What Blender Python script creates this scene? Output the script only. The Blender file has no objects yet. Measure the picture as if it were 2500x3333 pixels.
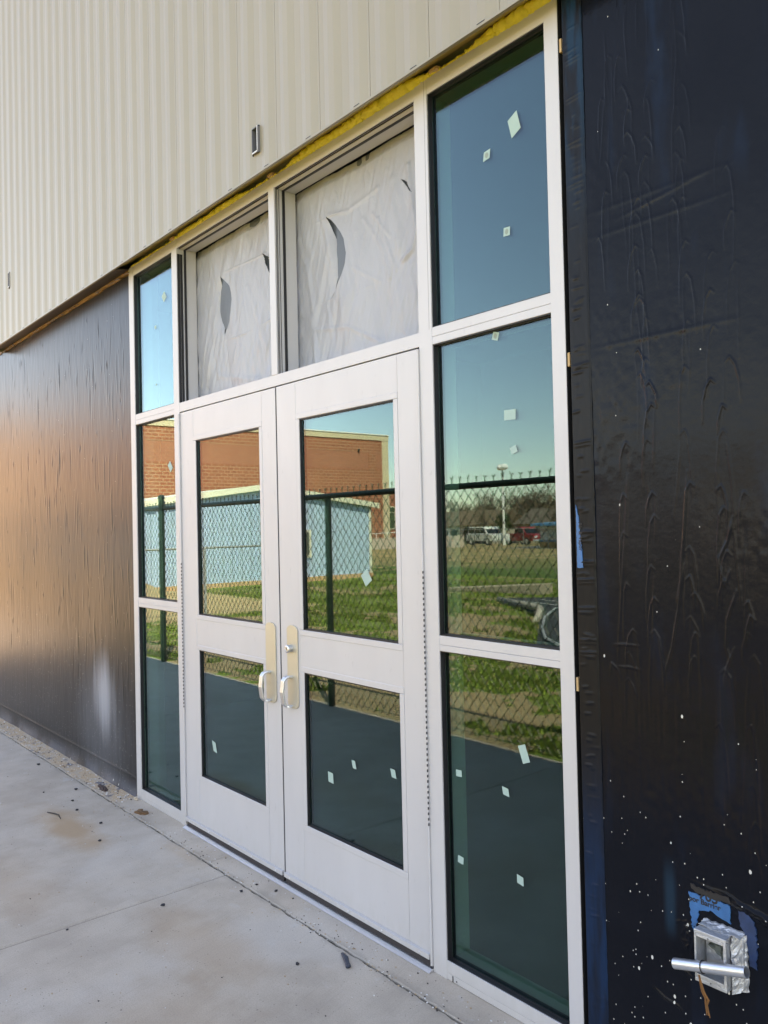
import bpy, math, random
import numpy as np
from mathutils import Vector, Matrix
random.seed(7); RNG = np.random.default_rng(11)
C = bpy.context.scene.collection
R = math.radians
scene = bpy.context.scene

# ------------------------------------------------------------------ camera
cd = bpy.data.cameras.new('camera'); cam = bpy.data.objects.new('camera', cd); C.objects.link(cam)
yaw, pitch, roll = 0.870772, 0.0185235, -0.0224962
f = Vector((-math.sin(yaw)*math.cos(pitch), math.cos(yaw)*math.cos(pitch), math.sin(pitch)))
r0 = Vector((math.cos(yaw), math.sin(yaw), 0)); u0 = r0.cross(f)
rr = math.cos(roll)*r0 + math.sin(roll)*u0; uu = -math.sin(roll)*r0 + math.cos(roll)*u0
M = Matrix(((rr.x, uu.x, -f.x, 3.92214), (rr.y, uu.y, -f.y, -1.919955), (rr.z, uu.z, -f.z, 1.533702), (0, 0, 0, 1)))
cam.matrix_world = M
cd.sensor_fit = 'VERTICAL'; cd.sensor_height = 24; cd.lens = 24*0.791629
cd.clip_start = 0.05; cd.clip_end = 2000
scene.camera = cam

# ------------------------------------------------------------------ light
SUN = Vector((0.52, 0.285, 0.80)).normalized()
w = bpy.data.worlds.new('World'); scene.world = w; w.use_nodes = True
nt = w.node_tree; nt.nodes.clear()
sky = nt.nodes.new('ShaderNodeTexSky'); sky.sky_type = 'NISHITA'; sky.sun_disc = False
sky.sun_elevation = math.asin(SUN.z); sky.sun_rotation = math.atan2(SUN.x, SUN.y)
sky.air_density = 1.0; sky.dust_density = 0.2; sky.ozone_density = 2.2; sky.altitude = 300
bg = nt.nodes.new('ShaderNodeBackground'); bg.inputs[1].default_value = 0.13
wo = nt.nodes.new('ShaderNodeOutputWorld')
nt.links.new(sky.outputs[0], bg.inputs[0]); nt.links.new(bg.outputs[0], wo.inputs[0])
ld = bpy.data.lights.new('sun', 'SUN'); ld.energy = 4.8; ld.angle = R(0.5); ld.color = (1, 0.93, 0.82)
sun = bpy.data.objects.new('sun', ld); C.objects.link(sun)
sun.rotation_euler = SUN.to_track_quat('Z', 'Y').to_euler(); sun.location = (0, 0, 30)
vs = scene.view_settings
vs.view_transform = 'Standard'; vs.look = 'None'; vs.gamma = 1; vs.exposure = 2.6; vs.use_curve_mapping = False
vs.use_white_balance = True; vs.white_balance_temperature = 9600; vs.white_balance_tint = 20
scene.cycles.max_bounces = 14; scene.cycles.transparent_max_bounces = 16
scene.cycles.diffuse_bounces = 5; scene.cycles.glossy_bounces = 6
scene.cycles.caustics_reflective = False; scene.cycles.caustics_refractive = False

# ------------------------------------------------------------------ node helpers
class N:
    def __init__(s, name):
        s.m = bpy.data.materials.new(name); s.m.use_nodes = True
        s.t = s.m.node_tree; s.t.nodes.clear()
        s.out = s.t.nodes.new('ShaderNodeOutputMaterial'); s._pos = None
    def n(s, ty, **k):
        x = s.t.nodes.new(ty)
        for a, b in k.items(): setattr(x, a, b)
        return x
    def set(s, inp, v):
        if hasattr(v, 'default_value') or hasattr(v, 'is_output'): s.t.links.new(v, inp)
        elif isinstance(v, (tuple, list)):
            inp.default_value = tuple(v) + ((1,) if len(v) == 3 and len(inp.default_value) == 4 else ())
        else: inp.default_value = v
    def pos(s):
        if s._pos is None: s._pos = s.n('ShaderNodeNewGeometry').outputs['Position']
        return s._pos
    def xyz(s, v=None):
        x = s.n('ShaderNodeSeparateXYZ'); s.set(x.inputs[0], v or s.pos()); return x.outputs
    def comb(s, a, b, c):
        x = s.n('ShaderNodeCombineXYZ'); s.set(x.inputs[0], a); s.set(x.inputs[1], b); s.set(x.inputs[2], c); return x.outputs[0]
    def math(s, op, a, b=0.0, c=None, clamp=False):
        x = s.n('ShaderNodeMath', operation=op, use_clamp=clamp); s.set(x.inputs[0], a); s.set(x.inputs[1], b)
        if c is not None: s.set(x.inputs[2], c)
        return x.outputs[0]
    def scale(s, sx, sy, sz, v=None):
        x = s.n('ShaderNodeVectorMath', operation='MULTIPLY'); s.set(x.inputs[0], v or s.pos()); x.inputs[1].default_value = (sx, sy, sz); return x.outputs[0]
    def add(s, v, w):
        x = s.n('ShaderNodeVectorMath', operation='ADD'); s.set(x.inputs[0], v); s.set(x.inputs[1], w); return x.outputs[0]
    def noise(s, v, sc=1, det=3, rough=.55, dist=0):
        x = s.n('ShaderNodeTexNoise'); s.set(x.inputs['Vector'], v); x.inputs['Scale'].default_value = sc
        x.inputs['Detail'].default_value = det; x.inputs['Roughness'].default_value = rough; x.inputs['Distortion'].default_value = dist
        return x.outputs['Fac']
    def vor(s, v, sc=1, feat='F1', rnd=1):
        x = s.n('ShaderNodeTexVoronoi', feature=feat); s.set(x.inputs['Vector'], v); x.inputs['Scale'].default_value = sc; x.inputs['Randomness'].default_value = rnd
        return x.outputs
    def ss(s, v, a, b, lo=0.0, hi=1.0):     # smoothstep
        x = s.n('ShaderNodeMapRange', interpolation_type='SMOOTHSTEP')
        s.set(x.inputs[0], v)
        if a > b: a, b, lo, hi = b, a, hi, lo
        for i, q in zip((1, 2, 3, 4), (a, b, lo, hi)): s.set(x.inputs[i], q)
        return x.outputs[0]
    def mix(s, fac, a, b, mode='MIX'):
        x = s.n('ShaderNodeMix', data_type='RGBA', blend_type=mode); s.set(x.inputs[0], fac); s.set(x.inputs[6], a); s.set(x.inputs[7], b); return x.outputs[2]
    def fmix(s, fac, a, b):
        x = s.n('ShaderNodeMix', data_type='FLOAT'); s.set(x.inputs[0], fac); s.set(x.inputs[2], a); s.set(x.inputs[3], b); return x.outputs[0]
    def bump(s, h, st=.3, d=.01, nrm=None):
        x = s.n('ShaderNodeBump'); x.inputs['Strength'].default_value = st; x.inputs['Distance'].default_value = d; s.set(x.inputs['Height'], h)
        if nrm: s.set(x.inputs['Normal'], nrm)
        return x.outputs[0]
    def pbr(s, base, rough=.5, metal=0, normal=None, **k):
        p = s.n('ShaderNodeBsdfPrincipled'); s.set(p.inputs['Base Color'], base); s.set(p.inputs['Roughness'], rough); s.set(p.inputs['Metallic'], metal)
        if normal: s.set(p.inputs['Normal'], normal)
        for a, b in k.items(): s.set(p.inputs[a.replace('_', ' ')], b)
        s.t.links.new(p.outputs[0], s.out.inputs[0]); return p
    def surf(s, sh): s.t.links.new(sh, s.out.inputs[0])

def plain(name, col, rough=.5, metal=0, nz=.12, sc=8, bump=0, **k):
    g = N(name); v = g.noise(g.pos(), sc, 4)
    c = g.mix(v, [x*(1-nz) for x in col], [min(1, x*(1+nz)) for x in col])
    nm = g.bump(g.noise(g.pos(), sc*12, 3), bump, .002) if bump else None
    g.pbr(c, rough, metal, nm, **k); return g.m

# aluminium powder coat / clear anodised with faint smudges
def m_alum():
    g = N('painted_aluminium')
    a = g.noise(g.scale(2, 2, .6), 3, 4); b = g.noise(g.scale(9, 9, 3), 5, 3)
    c = g.mix(a, (.46, .45, .455), (.53, .52, .525)); sm = g.ss(b, .66, .74)
    c = g.mix(g.math('MULTIPLY', sm, .25), c, (.33, .32, .31))
    sc = g.ss(g.noise(g.add(g.pos(), (5, 3, 1)), 24, 5, .75), .66, .72); c = g.mix(g.math('MULTIPLY', g.math('MULTIPLY', sc, g.ss(a, .5, .6)), .3), c, (.22, .21, .20))
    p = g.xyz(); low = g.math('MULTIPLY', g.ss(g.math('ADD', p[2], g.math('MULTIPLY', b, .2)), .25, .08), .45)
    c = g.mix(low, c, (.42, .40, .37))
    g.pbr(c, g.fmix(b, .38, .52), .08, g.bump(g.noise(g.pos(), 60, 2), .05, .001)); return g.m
ALUM = m_alum()
ALUM2 = plain('brushed_mill_aluminium', (.74, .74, .76), .32, .9, .08, 30)
SATIN = plain('satin_nickel', (.50, .47, .39), .42, .6, .05, 12)
CHROME = plain('satin_chrome', (.60, .61, .63), .36, .9, .05, 12)
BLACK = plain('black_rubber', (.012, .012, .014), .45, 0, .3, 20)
SWEEP = plain('dark_bristle_sweep', (.035, .03, .032), .8, 0, .3, 60)
CREAM = plain('cream_frame_channel', (.58, .53, .44), .5, .1)

def m_glass(name, f0, tint, rtint, power=1.0, gain=1.0):
    g = N(name); lw = g.n('ShaderNodeLayerWeight'); lw.inputs['Blend'].default_value = .5
    fac = g.math('POWER', lw.outputs['Facing'], 2.6)
    fac = g.math('MULTIPLY_ADD', fac, gain, f0, clamp=True)
    gl = g.n('ShaderNodeBsdfGlossy'); gl.inputs['Color'].default_value = (*rtint, 1); gl.inputs['Roughness'].default_value = 0
    wv = g.noise(g.scale(1, 1, 1), 1.6, 1)
    g.set(gl.inputs['Normal'], g.bump(wv, .03, .006))
    tr = g.n('ShaderNodeBsdfTransparent'); tr.inputs[0].default_value = (*tint, 1)
    mx = g.n('ShaderNodeMixShader'); g.set(mx.inputs[0], fac); g.t.links.new(tr.outputs[0], mx.inputs[1]); g.t.links.new(gl.outputs[0], mx.inputs[2])
    g.surf(mx.outputs[0]); return g.m
GLASS = m_glass('tinted_reflective_glass', .052, (.60, .76, .70), (.66, .87, .97), gain=.56)
GLASS2 = m_glass('inner_glass', .012, (.88, .95, .92), (.9, 1, .98), gain=.2)

# ------------------------------------------------------------------ mesh helpers
class MB:
    def __init__(s): s.v = []; s.f = []; s.mi = []; s.cur = 0
    def quad(s, a, b, c, d):
        n = len(s.v); s.v += [a, b, c, d]; s.f.append((n, n+1, n+2, n+3)); s.mi.append(s.cur); return s
    def poly(s, pts):
        n = len(s.v); s.v += list(pts); s.f.append(tuple(range(n, n+len(pts)))); s.mi.append(s.cur); return s
    def box(s, x0, x1, y0, y1, z0, z1):
        n = len(s.v)
        s.v += [(x0,y0,z0),(x1,y0,z0),(x1,y1,z0),(x0,y1,z0),(x0,y0,z1),(x1,y0,z1),(x1,y1,z1),(x0,y1,z1)]
        for q in ((0,3,2,1),(4,5,6,7),(0,1,5,4),(1,2,6,5),(2,3,7,6),(3,0,4,7)): s.f.append(tuple(n+i for i in q)); s.mi.append(s.cur)
        return s
    def prism(s, pts, axis, a, b):      # pts 2d polygon in other two axes, extruded along axis
        def mk(p, t):
            if axis == 'x': return (t, p[0], p[1])
            if axis == 'y': return (p[0], t, p[1])
            return (p[0], p[1], t)
        n = len(s.v); k = len(pts)
        s.v += [mk(p, a) for p in pts] + [mk(p, b) for p in pts]
        s.f.append(tuple(range(n, n+k))); s.mi.append(s.cur); s.f.append(tuple(range(n+2*k-1, n+k-1, -1))); s.mi.append(s.cur)
        for i in range(k):
            j = (i+1) % k; s.f.append((n+i, n+k+i, n+k+j, n+j)); s.mi.append(s.cur)
        return s
    def tube(s, pts, r, seg=8, caps=True, flat=1.0):
        pts = [Vector(p) for p in pts]; rs = r if isinstance(r, (list, tuple)) else [r]*len(pts)
        n = len(s.v); prev = None
        for i, p in enumerate(pts):
            d = (pts[min(i+1, len(pts)-1)]-pts[max(i-1, 0)]).normalized()
            if prev is None:
                a = Vector((0, 0, 1)) if abs(d.z) < .9 else Vector((1, 0, 0)); e = d.cross(a).normalized()
            else: e = (prev - d*prev.dot(d)).normalized()
            prev = e; q = d.cross(e)
            for j in range(seg):
                t = 2*math.pi*j/seg; s.v.append(tuple(p + (e*math.cos(t)+q*math.sin(t)*flat)*rs[i]))
        for i in range(len(pts)-1):
            for j in range(seg):
                a = n+i*seg+j; b = n+i*seg+(j+1) % seg; s.f.append((a, b, b+seg, a+seg)); s.mi.append(s.cur)
        if caps and seg > 2:
            s.f.append(tuple(n+j for j in range(seg-1, -1, -1))); s.mi.append(s.cur)
            s.f.append(tuple(n+(len(pts)-1)*seg+j for j in range(seg))); s.mi.append(s.cur)
        return s
    def lump(s, c, rx, ry, rz, seed=0, rough=.25, nu=7, nv=5):
        rn = random.Random(seed); n = len(s.v); s.v.append((c[0], c[1], c[2]-rz))
        for i in range(1, nv):
            ph = math.pi*i/nv
            for j in range(nu):
                t = 2*math.pi*j/nu; k = 1+rough*(rn.random()-.5)*2
                s.v.append((c[0]+rx*k*math.sin(ph)*math.cos(t), c[1]+ry*k*math.sin(ph)*math.sin(t), c[2]-rz*k*math.cos(ph)))
        s.v.append((c[0], c[1], c[2]+rz)); top = len(s.v)-1
        for j in range(nu):
            s.f.append((n, n+1+(j+1) % nu, n+1+j)); s.mi.append(s.cur); o = n+1+(nv-2)*nu
            s.f.append((o+j, o+(j+1) % nu, top)); s.mi.append(s.cur)
        for i in range(nv-2):
            for j in range(nu):
                a = n+1+i*nu+j; b = n+1+i*nu+(j+1) % nu; s.f.append((a, b, b+nu, a+nu)); s.mi.append(s.cur)
        return s
    def build(s, name, mat, parent=None, smooth=False, bevel=0, **props):
        me = bpy.data.meshes.new(name); me.from_pydata(s.v, [], s.f)
        mats = mat if isinstance(mat, (list, tuple)) else [mat]
        for m in mats: me.materials.append(m)
        if len(mats) > 1: me.polygons.foreach_set('material_index', s.mi)
        if smooth: me.polygons.foreach_set('use_smooth', [True]*len(me.polygons))
        me.update()
        o = bpy.data.objects.new(name, me); C.objects.link(o)
        if parent: o.parent = parent
        if bevel:
            b = o.modifiers.new('bevel', 'BEVEL'); b.width = bevel; b.segments = 2; b.limit_method = 'ANGLE'; b.harden_normals = False
        for k, v in props.items(): o[k] = v
        return o
def recentre(o, base):          # move origin to base keeping geometry in place
    b = Vector(base); o.data.transform(Matrix.Translation(-b)); o.location = b; return o
def empty(name, loc, label, cat, group=None):
    o = bpy.data.objects.new(name, None); C.objects.link(o); o.location = loc; o.empty_display_size = .2
    o['label'] = label; o['category'] = cat
    if group: o['group'] = group
    return o
class Part:          # parts given in world coordinates, under an empty that may be anywhere
    def __init__(s, root): s.root = root
    def __call__(s, mb, name, mat, parent=None, **k):
        o = mb.build(name, mat, None, **k); par = parent or s.root
        # world offset of the parent
        off = Vector((0, 0, 0)); q = par
        while q: off += q.location; q = q.parent
        o.data.transform(Matrix.Translation(-off)); o.parent = par; return o
def tag(o, label, cat, group=None):
    o['label'] = label; o['category'] = cat
    if group: o['group'] = group
    return o
def struct(o): o['kind'] = 'structure'; return o
def grid_mesh(name, X, Y, Z, mat, keep=None, smooth=True):
    nr, nc = X.shape; me = bpy.data.meshes.new(name)
    idx = np.arange(nr*nc).reshape(nr, nc)
    q = np.stack([idx[:-1, :-1], idx[:-1, 1:], idx[1:, 1:], idx[1:, :-1]], -1).reshape(-1, 4)
    if keep is not None: q = q[keep.reshape(-1)]
    co = np.stack([X, Y, Z], -1).reshape(-1, 3).astype(np.float32)
    me.vertices.add(len(co)); me.vertices.foreach_set('co', co.ravel())
    me.loops.add(q.size); me.loops.foreach_set('vertex_index', q.ravel().astype(np.int32))
    me.polygons.add(len(q)); me.polygons.foreach_set('loop_start', np.arange(0, q.size, 4, dtype=np.int32))
    me.polygons.foreach_set('use_smooth', np.full(len(q), smooth))
    me.materials.append(mat); me.update(calc_edges=True); me.validate()
    o = bpy.data.objects.new(name, me); C.objects.link(o); return o
def tri_mesh(name, V, mat, mats=None, mi=None):      # V (n,3,3)
    me = bpy.data.meshes.new(name); n = len(V)
    me.vertices.add(n*3); me.vertices.foreach_set('co', V.reshape(-1).astype(np.float32))
    me.loops.add(n*3); me.loops.foreach_set('vertex_index', np.arange(n*3, dtype=np.int32))
    me.polygons.add(n); me.polygons.foreach_set('loop_start', np.arange(0, n*3, 3, dtype=np.int32))
    for m in (mats or [mat]): me.materials.append(m)
    if mi is not None: me.polygons.foreach_set('material_index', mi.astype(np.int32))
    me.update(calc_edges=True); o = bpy.data.objects.new(name, me); C.objects.link(o); return o
def sm(x, a, b):
    t = np.clip((x-a)/(b-a), 0, 1); return t*t*(3-2*t)
def vnoise(X, Y, seed, fx, fy):      # cheap smooth value noise
    r = np.random.default_rng(seed); G = r.random((256, 256))
    x = X*fx+37; y = Y*fy+91; xi = np.floor(x).astype(int); yi = np.floor(y).astype(int); a = x-xi; b = y-yi
    a = a*a*(3-2*a); b = b*b*(3-2*b); g = lambda i, j: G[(i) % 256, (j) % 256]
    return (g(xi, yi)*(1-a)+g(xi+1, yi)*a)*(1-b)+(g(xi, yi+1)*(1-a)+g(xi+1, yi+1)*a)*b

# ================================================================== GROUND
def m_concrete():
    g = N('broom_finished_concrete'); p = g.xyz()
    big = g.noise(g.scale(1, 1, 1), 1.1, 5, .6); mid = g.noise(g.pos(), 5, 5, .6); fine = g.noise(g.pos(), 90, 3)
    c = g.mix(g.ss(mid, .3, .7), (.435, .36, .285), (.54, .455, .365))
    c = g.mix(g.math('MULTIPLY', g.ss(big, 0.5, .68), .6), c, (.56, .505, .44))
    c = g.mix(g.math('MULTIPLY', g.ss(big, .48, .33), .55), c, (.38, .30, .225))
    # rusty stains where they lie
    for (x, y, rx, ry, a) in ((-.45, -.46, .50, .14, .9), (1.14, -.50, .50, .20, .4), (.30, -.17, .25, .06, .3), (.1, -.9, .5, .2, .3), (1.5, -.8, .4, .3, .25)):
        dx = g.math('DIVIDE', g.math('SUBTRACT', p[0], x), rx); dy = g.math('DIVIDE', g.math('SUBTRACT', p[1], y), ry)
        d = g.math('SQRT', g.math('ADD', g.math('MULTIPLY', dx, dx), g.math('MULTIPLY', dy, dy)))
        d = g.math('ADD', d, g.math('MULTIPLY_ADD', mid, 1.2, -.6))
        c = g.mix(g.math('MULTIPLY', g.ss(d, 1.1, .2), a), c, (.45, .29, .16))
    # dust and lime around the joint
    jd = g.math('ABSOLUTE', g.math('ADD', p[1], .135)); jm = g.ss(g.math('ADD', jd, g.math('MULTIPLY_ADD', mid, .10, -.05)), .035, .0)
    c = g.mix(g.math('MULTIPLY', jm, .5), c, (.30, .26, .21))
    lm = g.math('MULTIPLY', g.ss(g.noise(g.scale(1, 1.6, 1), 9, 4), .60, .70), g.ss(p[1], -.55, -.1))
    c = g.mix(g.math('MULTIPLY', lm, .35), c, (.55, .53, .5))
    # sand washed against the foot of the left wall
    sd = g.math('MULTIPLY', g.ss(g.math('ADD', p[0], g.math('MULTIPLY', mid, .1)), -.56, -.64), g.ss(g.math('ADD', p[1], g.math('MULTIPLY_ADD', mid, .12, -.06)), -.15, -.10))
    sn = g.noise(g.scale(1, 1, 1), 14, 4)
    c = g.mix(g.math('MULTIPLY', sd, g.ss(sn, .38, .55, .25, .95)), c, (.55, .38, .23))
    c = g.mix(g.math('MULTIPLY', sd, g.ss(g.noise(g.pos(), 11, 3), .60, .66)), c, (.12, .12, .14))
    v = g.vor(g.scale(1, 1, 1), 55)[0]; v2 = g.vor(g.add(g.pos(), (3.1, 2.2, 0)), 21)
    spots = g.math('MULTIPLY', g.ss(v, .16, .06), g.ss(g.noise(g.pos(), 7, 2), .46, .58))
    c = g.mix(g.math('MULTIPLY', spots, .7), c, (.09, .075, .06))
    sp2 = g.math('MULTIPLY', g.ss(v2[0], .09, .05), g.ss(g.noise(g.add(g.pos(), (9, 9, 0)), 5, 2), .55, .6))
    c = g.mix(g.math('MULTIPLY', sp2, .8), c, (.08, .065, .055))
    c = g.mix(.5, c, g.mix(g.noise(g.pos(), 260, 2, .8), (0, 0, 0), (1, 1, 1)), 'OVERLAY') if False else g.mix(g.math('MULTIPLY', g.ss(g.noise(g.pos(), 210, 3, .8), .42, .62), .32), c, (.26, .22, .18))
    # broom lines run square to the wall with a slight slant
    br = g.noise(g.comb(g.math('ADD', g.math('MULTIPLY', p[0], 110), g.math('MULTIPLY', p[1], 30)), g.math('MULTIPLY', p[1], 4), 0), 1, 2)
    c = g.mix(g.math('MULTIPLY', g.ss(br, .5, .75), .13), c, (.24, .21, .18))
    h = g.math('ADD', g.math('MULTIPLY', br, .5), g.math('MULTIPLY', fine, .5))
    g.pbr(c, g.fmix(mid, .62, .85), 0, g.bump(h, .35, .002)); return g.m
CONC = m_concrete()
def m_grass_ground():
    g = N('grass_and_bare_soil'); p = g.xyz()
    n1 = g.noise(g.pos(), .35, 4); n2 = g.noise(g.pos(), 2.2, 5, .65); n3 = g.noise(g.pos(), 9, 4, .7); fine = g.noise(g.pos(), 45, 4, .8)
    gr = g.mix(g.ss(fine, .35, .65), (.030, .060, .010), (.12, .19, .035)); gr = g.mix(g.math('MULTIPLY', g.ss(n2, .45, .7), .5), gr, (.13, .16, .03))
    dry = g.mix(fine, (.20, .15, .06), (.36, .28, .13)); sand = g.mix(n3, (.40, .25, .12), (.56, .38, .20))
    soil = g.mix(fine, (.22, .13, .06), (.42, .28, .16))
    c = gr
    # bare soil patches in the grass near the fence, streaked
    st = g.noise(g.scale(.7, 1.6, 1), 1.9, 5, .72); band = g.math('MULTIPLY', g.ss(p[1], -17, -13.5), g.ss(p[0], -9, -5.5))
    c = g.mix(g.math('MULTIPLY', band, g.ss(g.math('ADD', st, g.math('MULTIPLY_ADD', fine, .2, -.1)), .545, .60)), c, soil)
    edge = g.ss(g.math('ADD', p[1], g.math('MULTIPLY_ADD', n3, .5, -.25)), -2.75, -2.35)
    c = g.mix(g.math('MULTIPLY', edge, g.ss(n2, .4, .6)), c, soil)
    # dry band further off, wandering
    dist = g.math('ADD', p[1], g.math('MULTIPLY', p[0], .15)); dd = g.math('ADD', dist, g.math('MULTIPLY_ADD', n1, 6, -3))
    dm = g.math('MULTIPLY', g.ss(dd, -21, -22.5), g.ss(g.math('ADD', n2, g.math('MULTIPLY', p[0], -.02)), .78, .98, .35, 1.0))
    c = g.mix(dm, c, dry)
    # sandy yard by the shed
    sy = g.math('ADD', g.math('MULTIPLY', p[0], -1), g.math('MULTIPLY_ADD', n2, 1.6, -.8))
    s1 = g.math('MULTIPLY', g.ss(sy, 9.3, 9.8), g.ss(g.math('ADD', p[1], g.math('MULTIPLY_ADD', n2, 1.6, -.8)), -8.0, -7.4))
    s2 = g.math('MULTIPLY', g.ss(g.noise(g.pos(), .8, 3), .52, .60), g.ss(p[0], -17, -19))
    c = g.mix(g.math('MAXIMUM', s1, s2), c, sand)
    g.pbr(c, .95, 0, g.bump(g.math('ADD', fine, n3), .8, .03)); return g.m
GRASSM = m_grass_ground()
def ground_z(x, y):
    return -.012 - .022*np.maximum(0, -36-y) * (y > -75) - .86*(y <= -75)
xs = np.concatenate([np.linspace(-600, -60, 12), np.linspace(-55, 25, 60), np.linspace(30, 600, 10)])
ys = np.concatenate([np.linspace(-900, -80, 12), np.linspace(-75, -2.5, 60), [-2.26], np.linspace(-.2, 15, 5), np.linspace(30, 500, 6)])
X, Y = np.meshgrid(xs, ys)
Z = ground_z(X, Y)  
Z[(Y > -17) & (X > -17) & (X < 5)] -= .045; Z[(Y > -2.3)] = -.05
struct(grid_mesh('ground', X, Y, Z, GRASSM))

def soil_f(x, y):
    n = .42*vnoise(x+y*.25, y, 71, .8, 1.3)+.30*vnoise(x, y, 72, 2.3, 3.4)+.28*vnoise(x, y, 73, 8, 10)
    reg = sm(x, -9, -4.5)*.07-.02+sm(y, -3.6, -2.3)*.07-sm(-y, 8, 13)*.03
    return n+reg
def in_pad(x, y):
    P_ = [(-7.4, -10.9), (-6.9, -10.1), (-4.9, -8.75), (-4.15, -7.9), (-2.6, -5.95), (2.5, -5.2), (9, -9), (2, -14.5), (-6.2, -12.0)]; ins = np.zeros(np.shape(x), bool)
    for i in range(len(P_)):
        (a, b), (c, d) = P_[i], P_[(i+1) % len(P_)]
        with np.errstate(divide='ignore', invalid='ignore'): k = ((b > y) != (d > y)) & (x < (c-a)*(y-b)/(d-b)+a)
        ins ^= k
    return ins
def m_lawn():
    g = N('patchy_lawn'); at = g.n('ShaderNodeAttribute'); at.attribute_name = 'soil'; sf = at.outputs['Fac']; p = g.xyz()
    fine = g.noise(g.pos(), 38, 4, .8); n2 = g.noise(g.pos(), 2.2, 5, .65); n3 = g.noise(g.pos(), 9, 4, .7)
    gr = g.mix(g.ss(fine, .35, .65), (.07, .11, .012), (.24, .31, .04)); gr = g.mix(g.math('MULTIPLY', g.ss(n2, .45, .7), .6), gr, (.15, .17, .035))
    soil = g.mix(fine, (.26, .165, .08), (.46, .32, .18)); sand = g.mix(n3, (.40, .26, .13), (.56, .39, .21))
    m = g.ss(g.math('ADD', sf, g.math('MULTIPLY_ADD', fine, .12, -.06)), .545, .585); c = g.mix(m, gr, soil)
    sy = g.math('ADD', g.math('MULTIPLY', p[0], -1), g.math('MULTIPLY_ADD', n2, 1.6, -.8))
    s1 = g.math('MULTIPLY', g.ss(sy, 9.3, 9.8), g.ss(g.math('ADD', p[1], g.math('MULTIPLY_ADD', n2, 1.6, -.8)), -8.0, -7.4))
    c = g.mix(s1, c, sand); g.pbr(c, .95, 0, g.bump(g.math('ADD', fine, n3), .8, .03)); return g.m
X, Y = np.meshgrid(np.linspace(-16.5, 4.6, 420), np.linspace(-16.5, -2.255, 285))
o = struct(grid_mesh('lawn', X, Y, -.014-.03*vnoise(X, Y, 3, .6, .6)*sm(-Y, 2.3, 3.5)+.006*vnoise(X, Y, 4, 5, 5)+.62*np.exp(-((X+14.3)**2/3.2+(Y+4.9)**2/1.6))*(.8+.4*vnoise(X, Y, 6, 2, 2)), m_lawn()))
at = o.data.attributes.new('soil', 'FLOAT', 'POINT'); at.data.foreach_set('value', soil_f(X, Y).reshape(-1).astype(np.float32))

# pavement slabs with a gap at every joint
def jit(n, a, seed): r = np.random.default_rng(seed); e = r.random(n)-.5; e = np.convolve(e, np.ones(5)/5, 'same'); return a*2*e
pv = []
def slab(name, x0, x1, y0, y1, j0=0, j1=0, seed=0, nx=400, z=0.0):
    xs = np.linspace(x0, x1, nx); e0 = y0 + jit(nx, j0, seed); e1 = y1 + jit(nx, j1, seed+1)
    rows = [e0*1, e0+.004, e0+.5*(e1-e0), e1-.004, e1*1]; zz = [z-.004, z, z, z, z-.004]
    Xg = np.tile(xs, (7, 1)); Yg = np.array([e0]+rows+[e1]); Zg = np.array([[z-.03]*nx]+[[q]*nx for q in zz]+[[z-.03]*nx])
    # drop the slab ends too
    Zg[:, 0] -= .006; Zg[:, -1] -= .006
    return struct(grid_mesh(name, Xg, Yg, Zg, CONC, smooth=False))
slab('pavement', .657, 4.0, -2.25, -.141, .0, .007, 1)
slab('pavement', -3.2, .651, -2.25, -.141, .0, .007, 3)
slab('pavement', -8.0, -3.204, -2.25, -.141, .0, .004, 5)
slab('pavement', 4.004, 12, -2.25, -.141, 0, .004, 7)
slab('pavement', -26, -8.004, -2.25, -.141, 0, .004, 8)
slab('foundation_strip', .482, 2.49, -.1325, .16, .005, 0, 9)
slab('foundation_strip', -3.4, .479, -.1325, .16, .006, 0, 11)
slab('foundation_strip', 2.4925, 12, -.1325, .16, .004, 0, 13)
slab('foundation_strip', -26, -3.404, -.1325, 2.5, .004, 0, 13)
g_ = N('damp_joint_grit'); g_.pbr(g_.mix(g_.noise(g_.pos(), 40, 4), (.03, .025, .02), (.16, .13, .10)), .95, 0, g_.bump(g_.noise(g_.pos(), 90, 3), 1, .01))
struct(MB().box(-26, 12, -.20, -.08, -.05, -.0095).build('pavement_joint', g_.m))
struct(MB().box(.60, .70, -2.25, -.12, -.05, -.008).build('pavement_joint', g_.m))
struct(MB().box(.46, .5, -.08, .14, -.05, -.009).build('pavement_joint', g_.m))

# ================================================================== BUILDING SHELL
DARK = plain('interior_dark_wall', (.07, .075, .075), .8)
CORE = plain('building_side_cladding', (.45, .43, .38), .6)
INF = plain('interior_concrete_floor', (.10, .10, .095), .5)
mb = MB(); TOP = 6.0
mb.box(2.52, 12, .09, .2, 0, 3.12); mb.box(-3.62, -.67, .09, .2, 0, 3.10); mb.box(-3.2, 12, .02, .2, 3.16, TOP)
mb.box(11.8, 12, .2, 14, 0, TOP); mb.box(-3.3, -3.1, .2, 14, 0, TOP); mb.box(-3.3, 12, 13.8, 14, 0, TOP); mb.box(-3.3, 12, .2, 13.8, TOP-.15, TOP)
struct(mb.build('building_shell', CORE))
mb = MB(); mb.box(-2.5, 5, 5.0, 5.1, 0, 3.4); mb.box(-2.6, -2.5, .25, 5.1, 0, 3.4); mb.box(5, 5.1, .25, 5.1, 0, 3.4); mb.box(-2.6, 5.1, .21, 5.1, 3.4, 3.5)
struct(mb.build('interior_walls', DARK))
struct(MB().box(-3, 11.8, .161, 13.8, -.05, -.001).build('interior_floor', INF))

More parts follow.
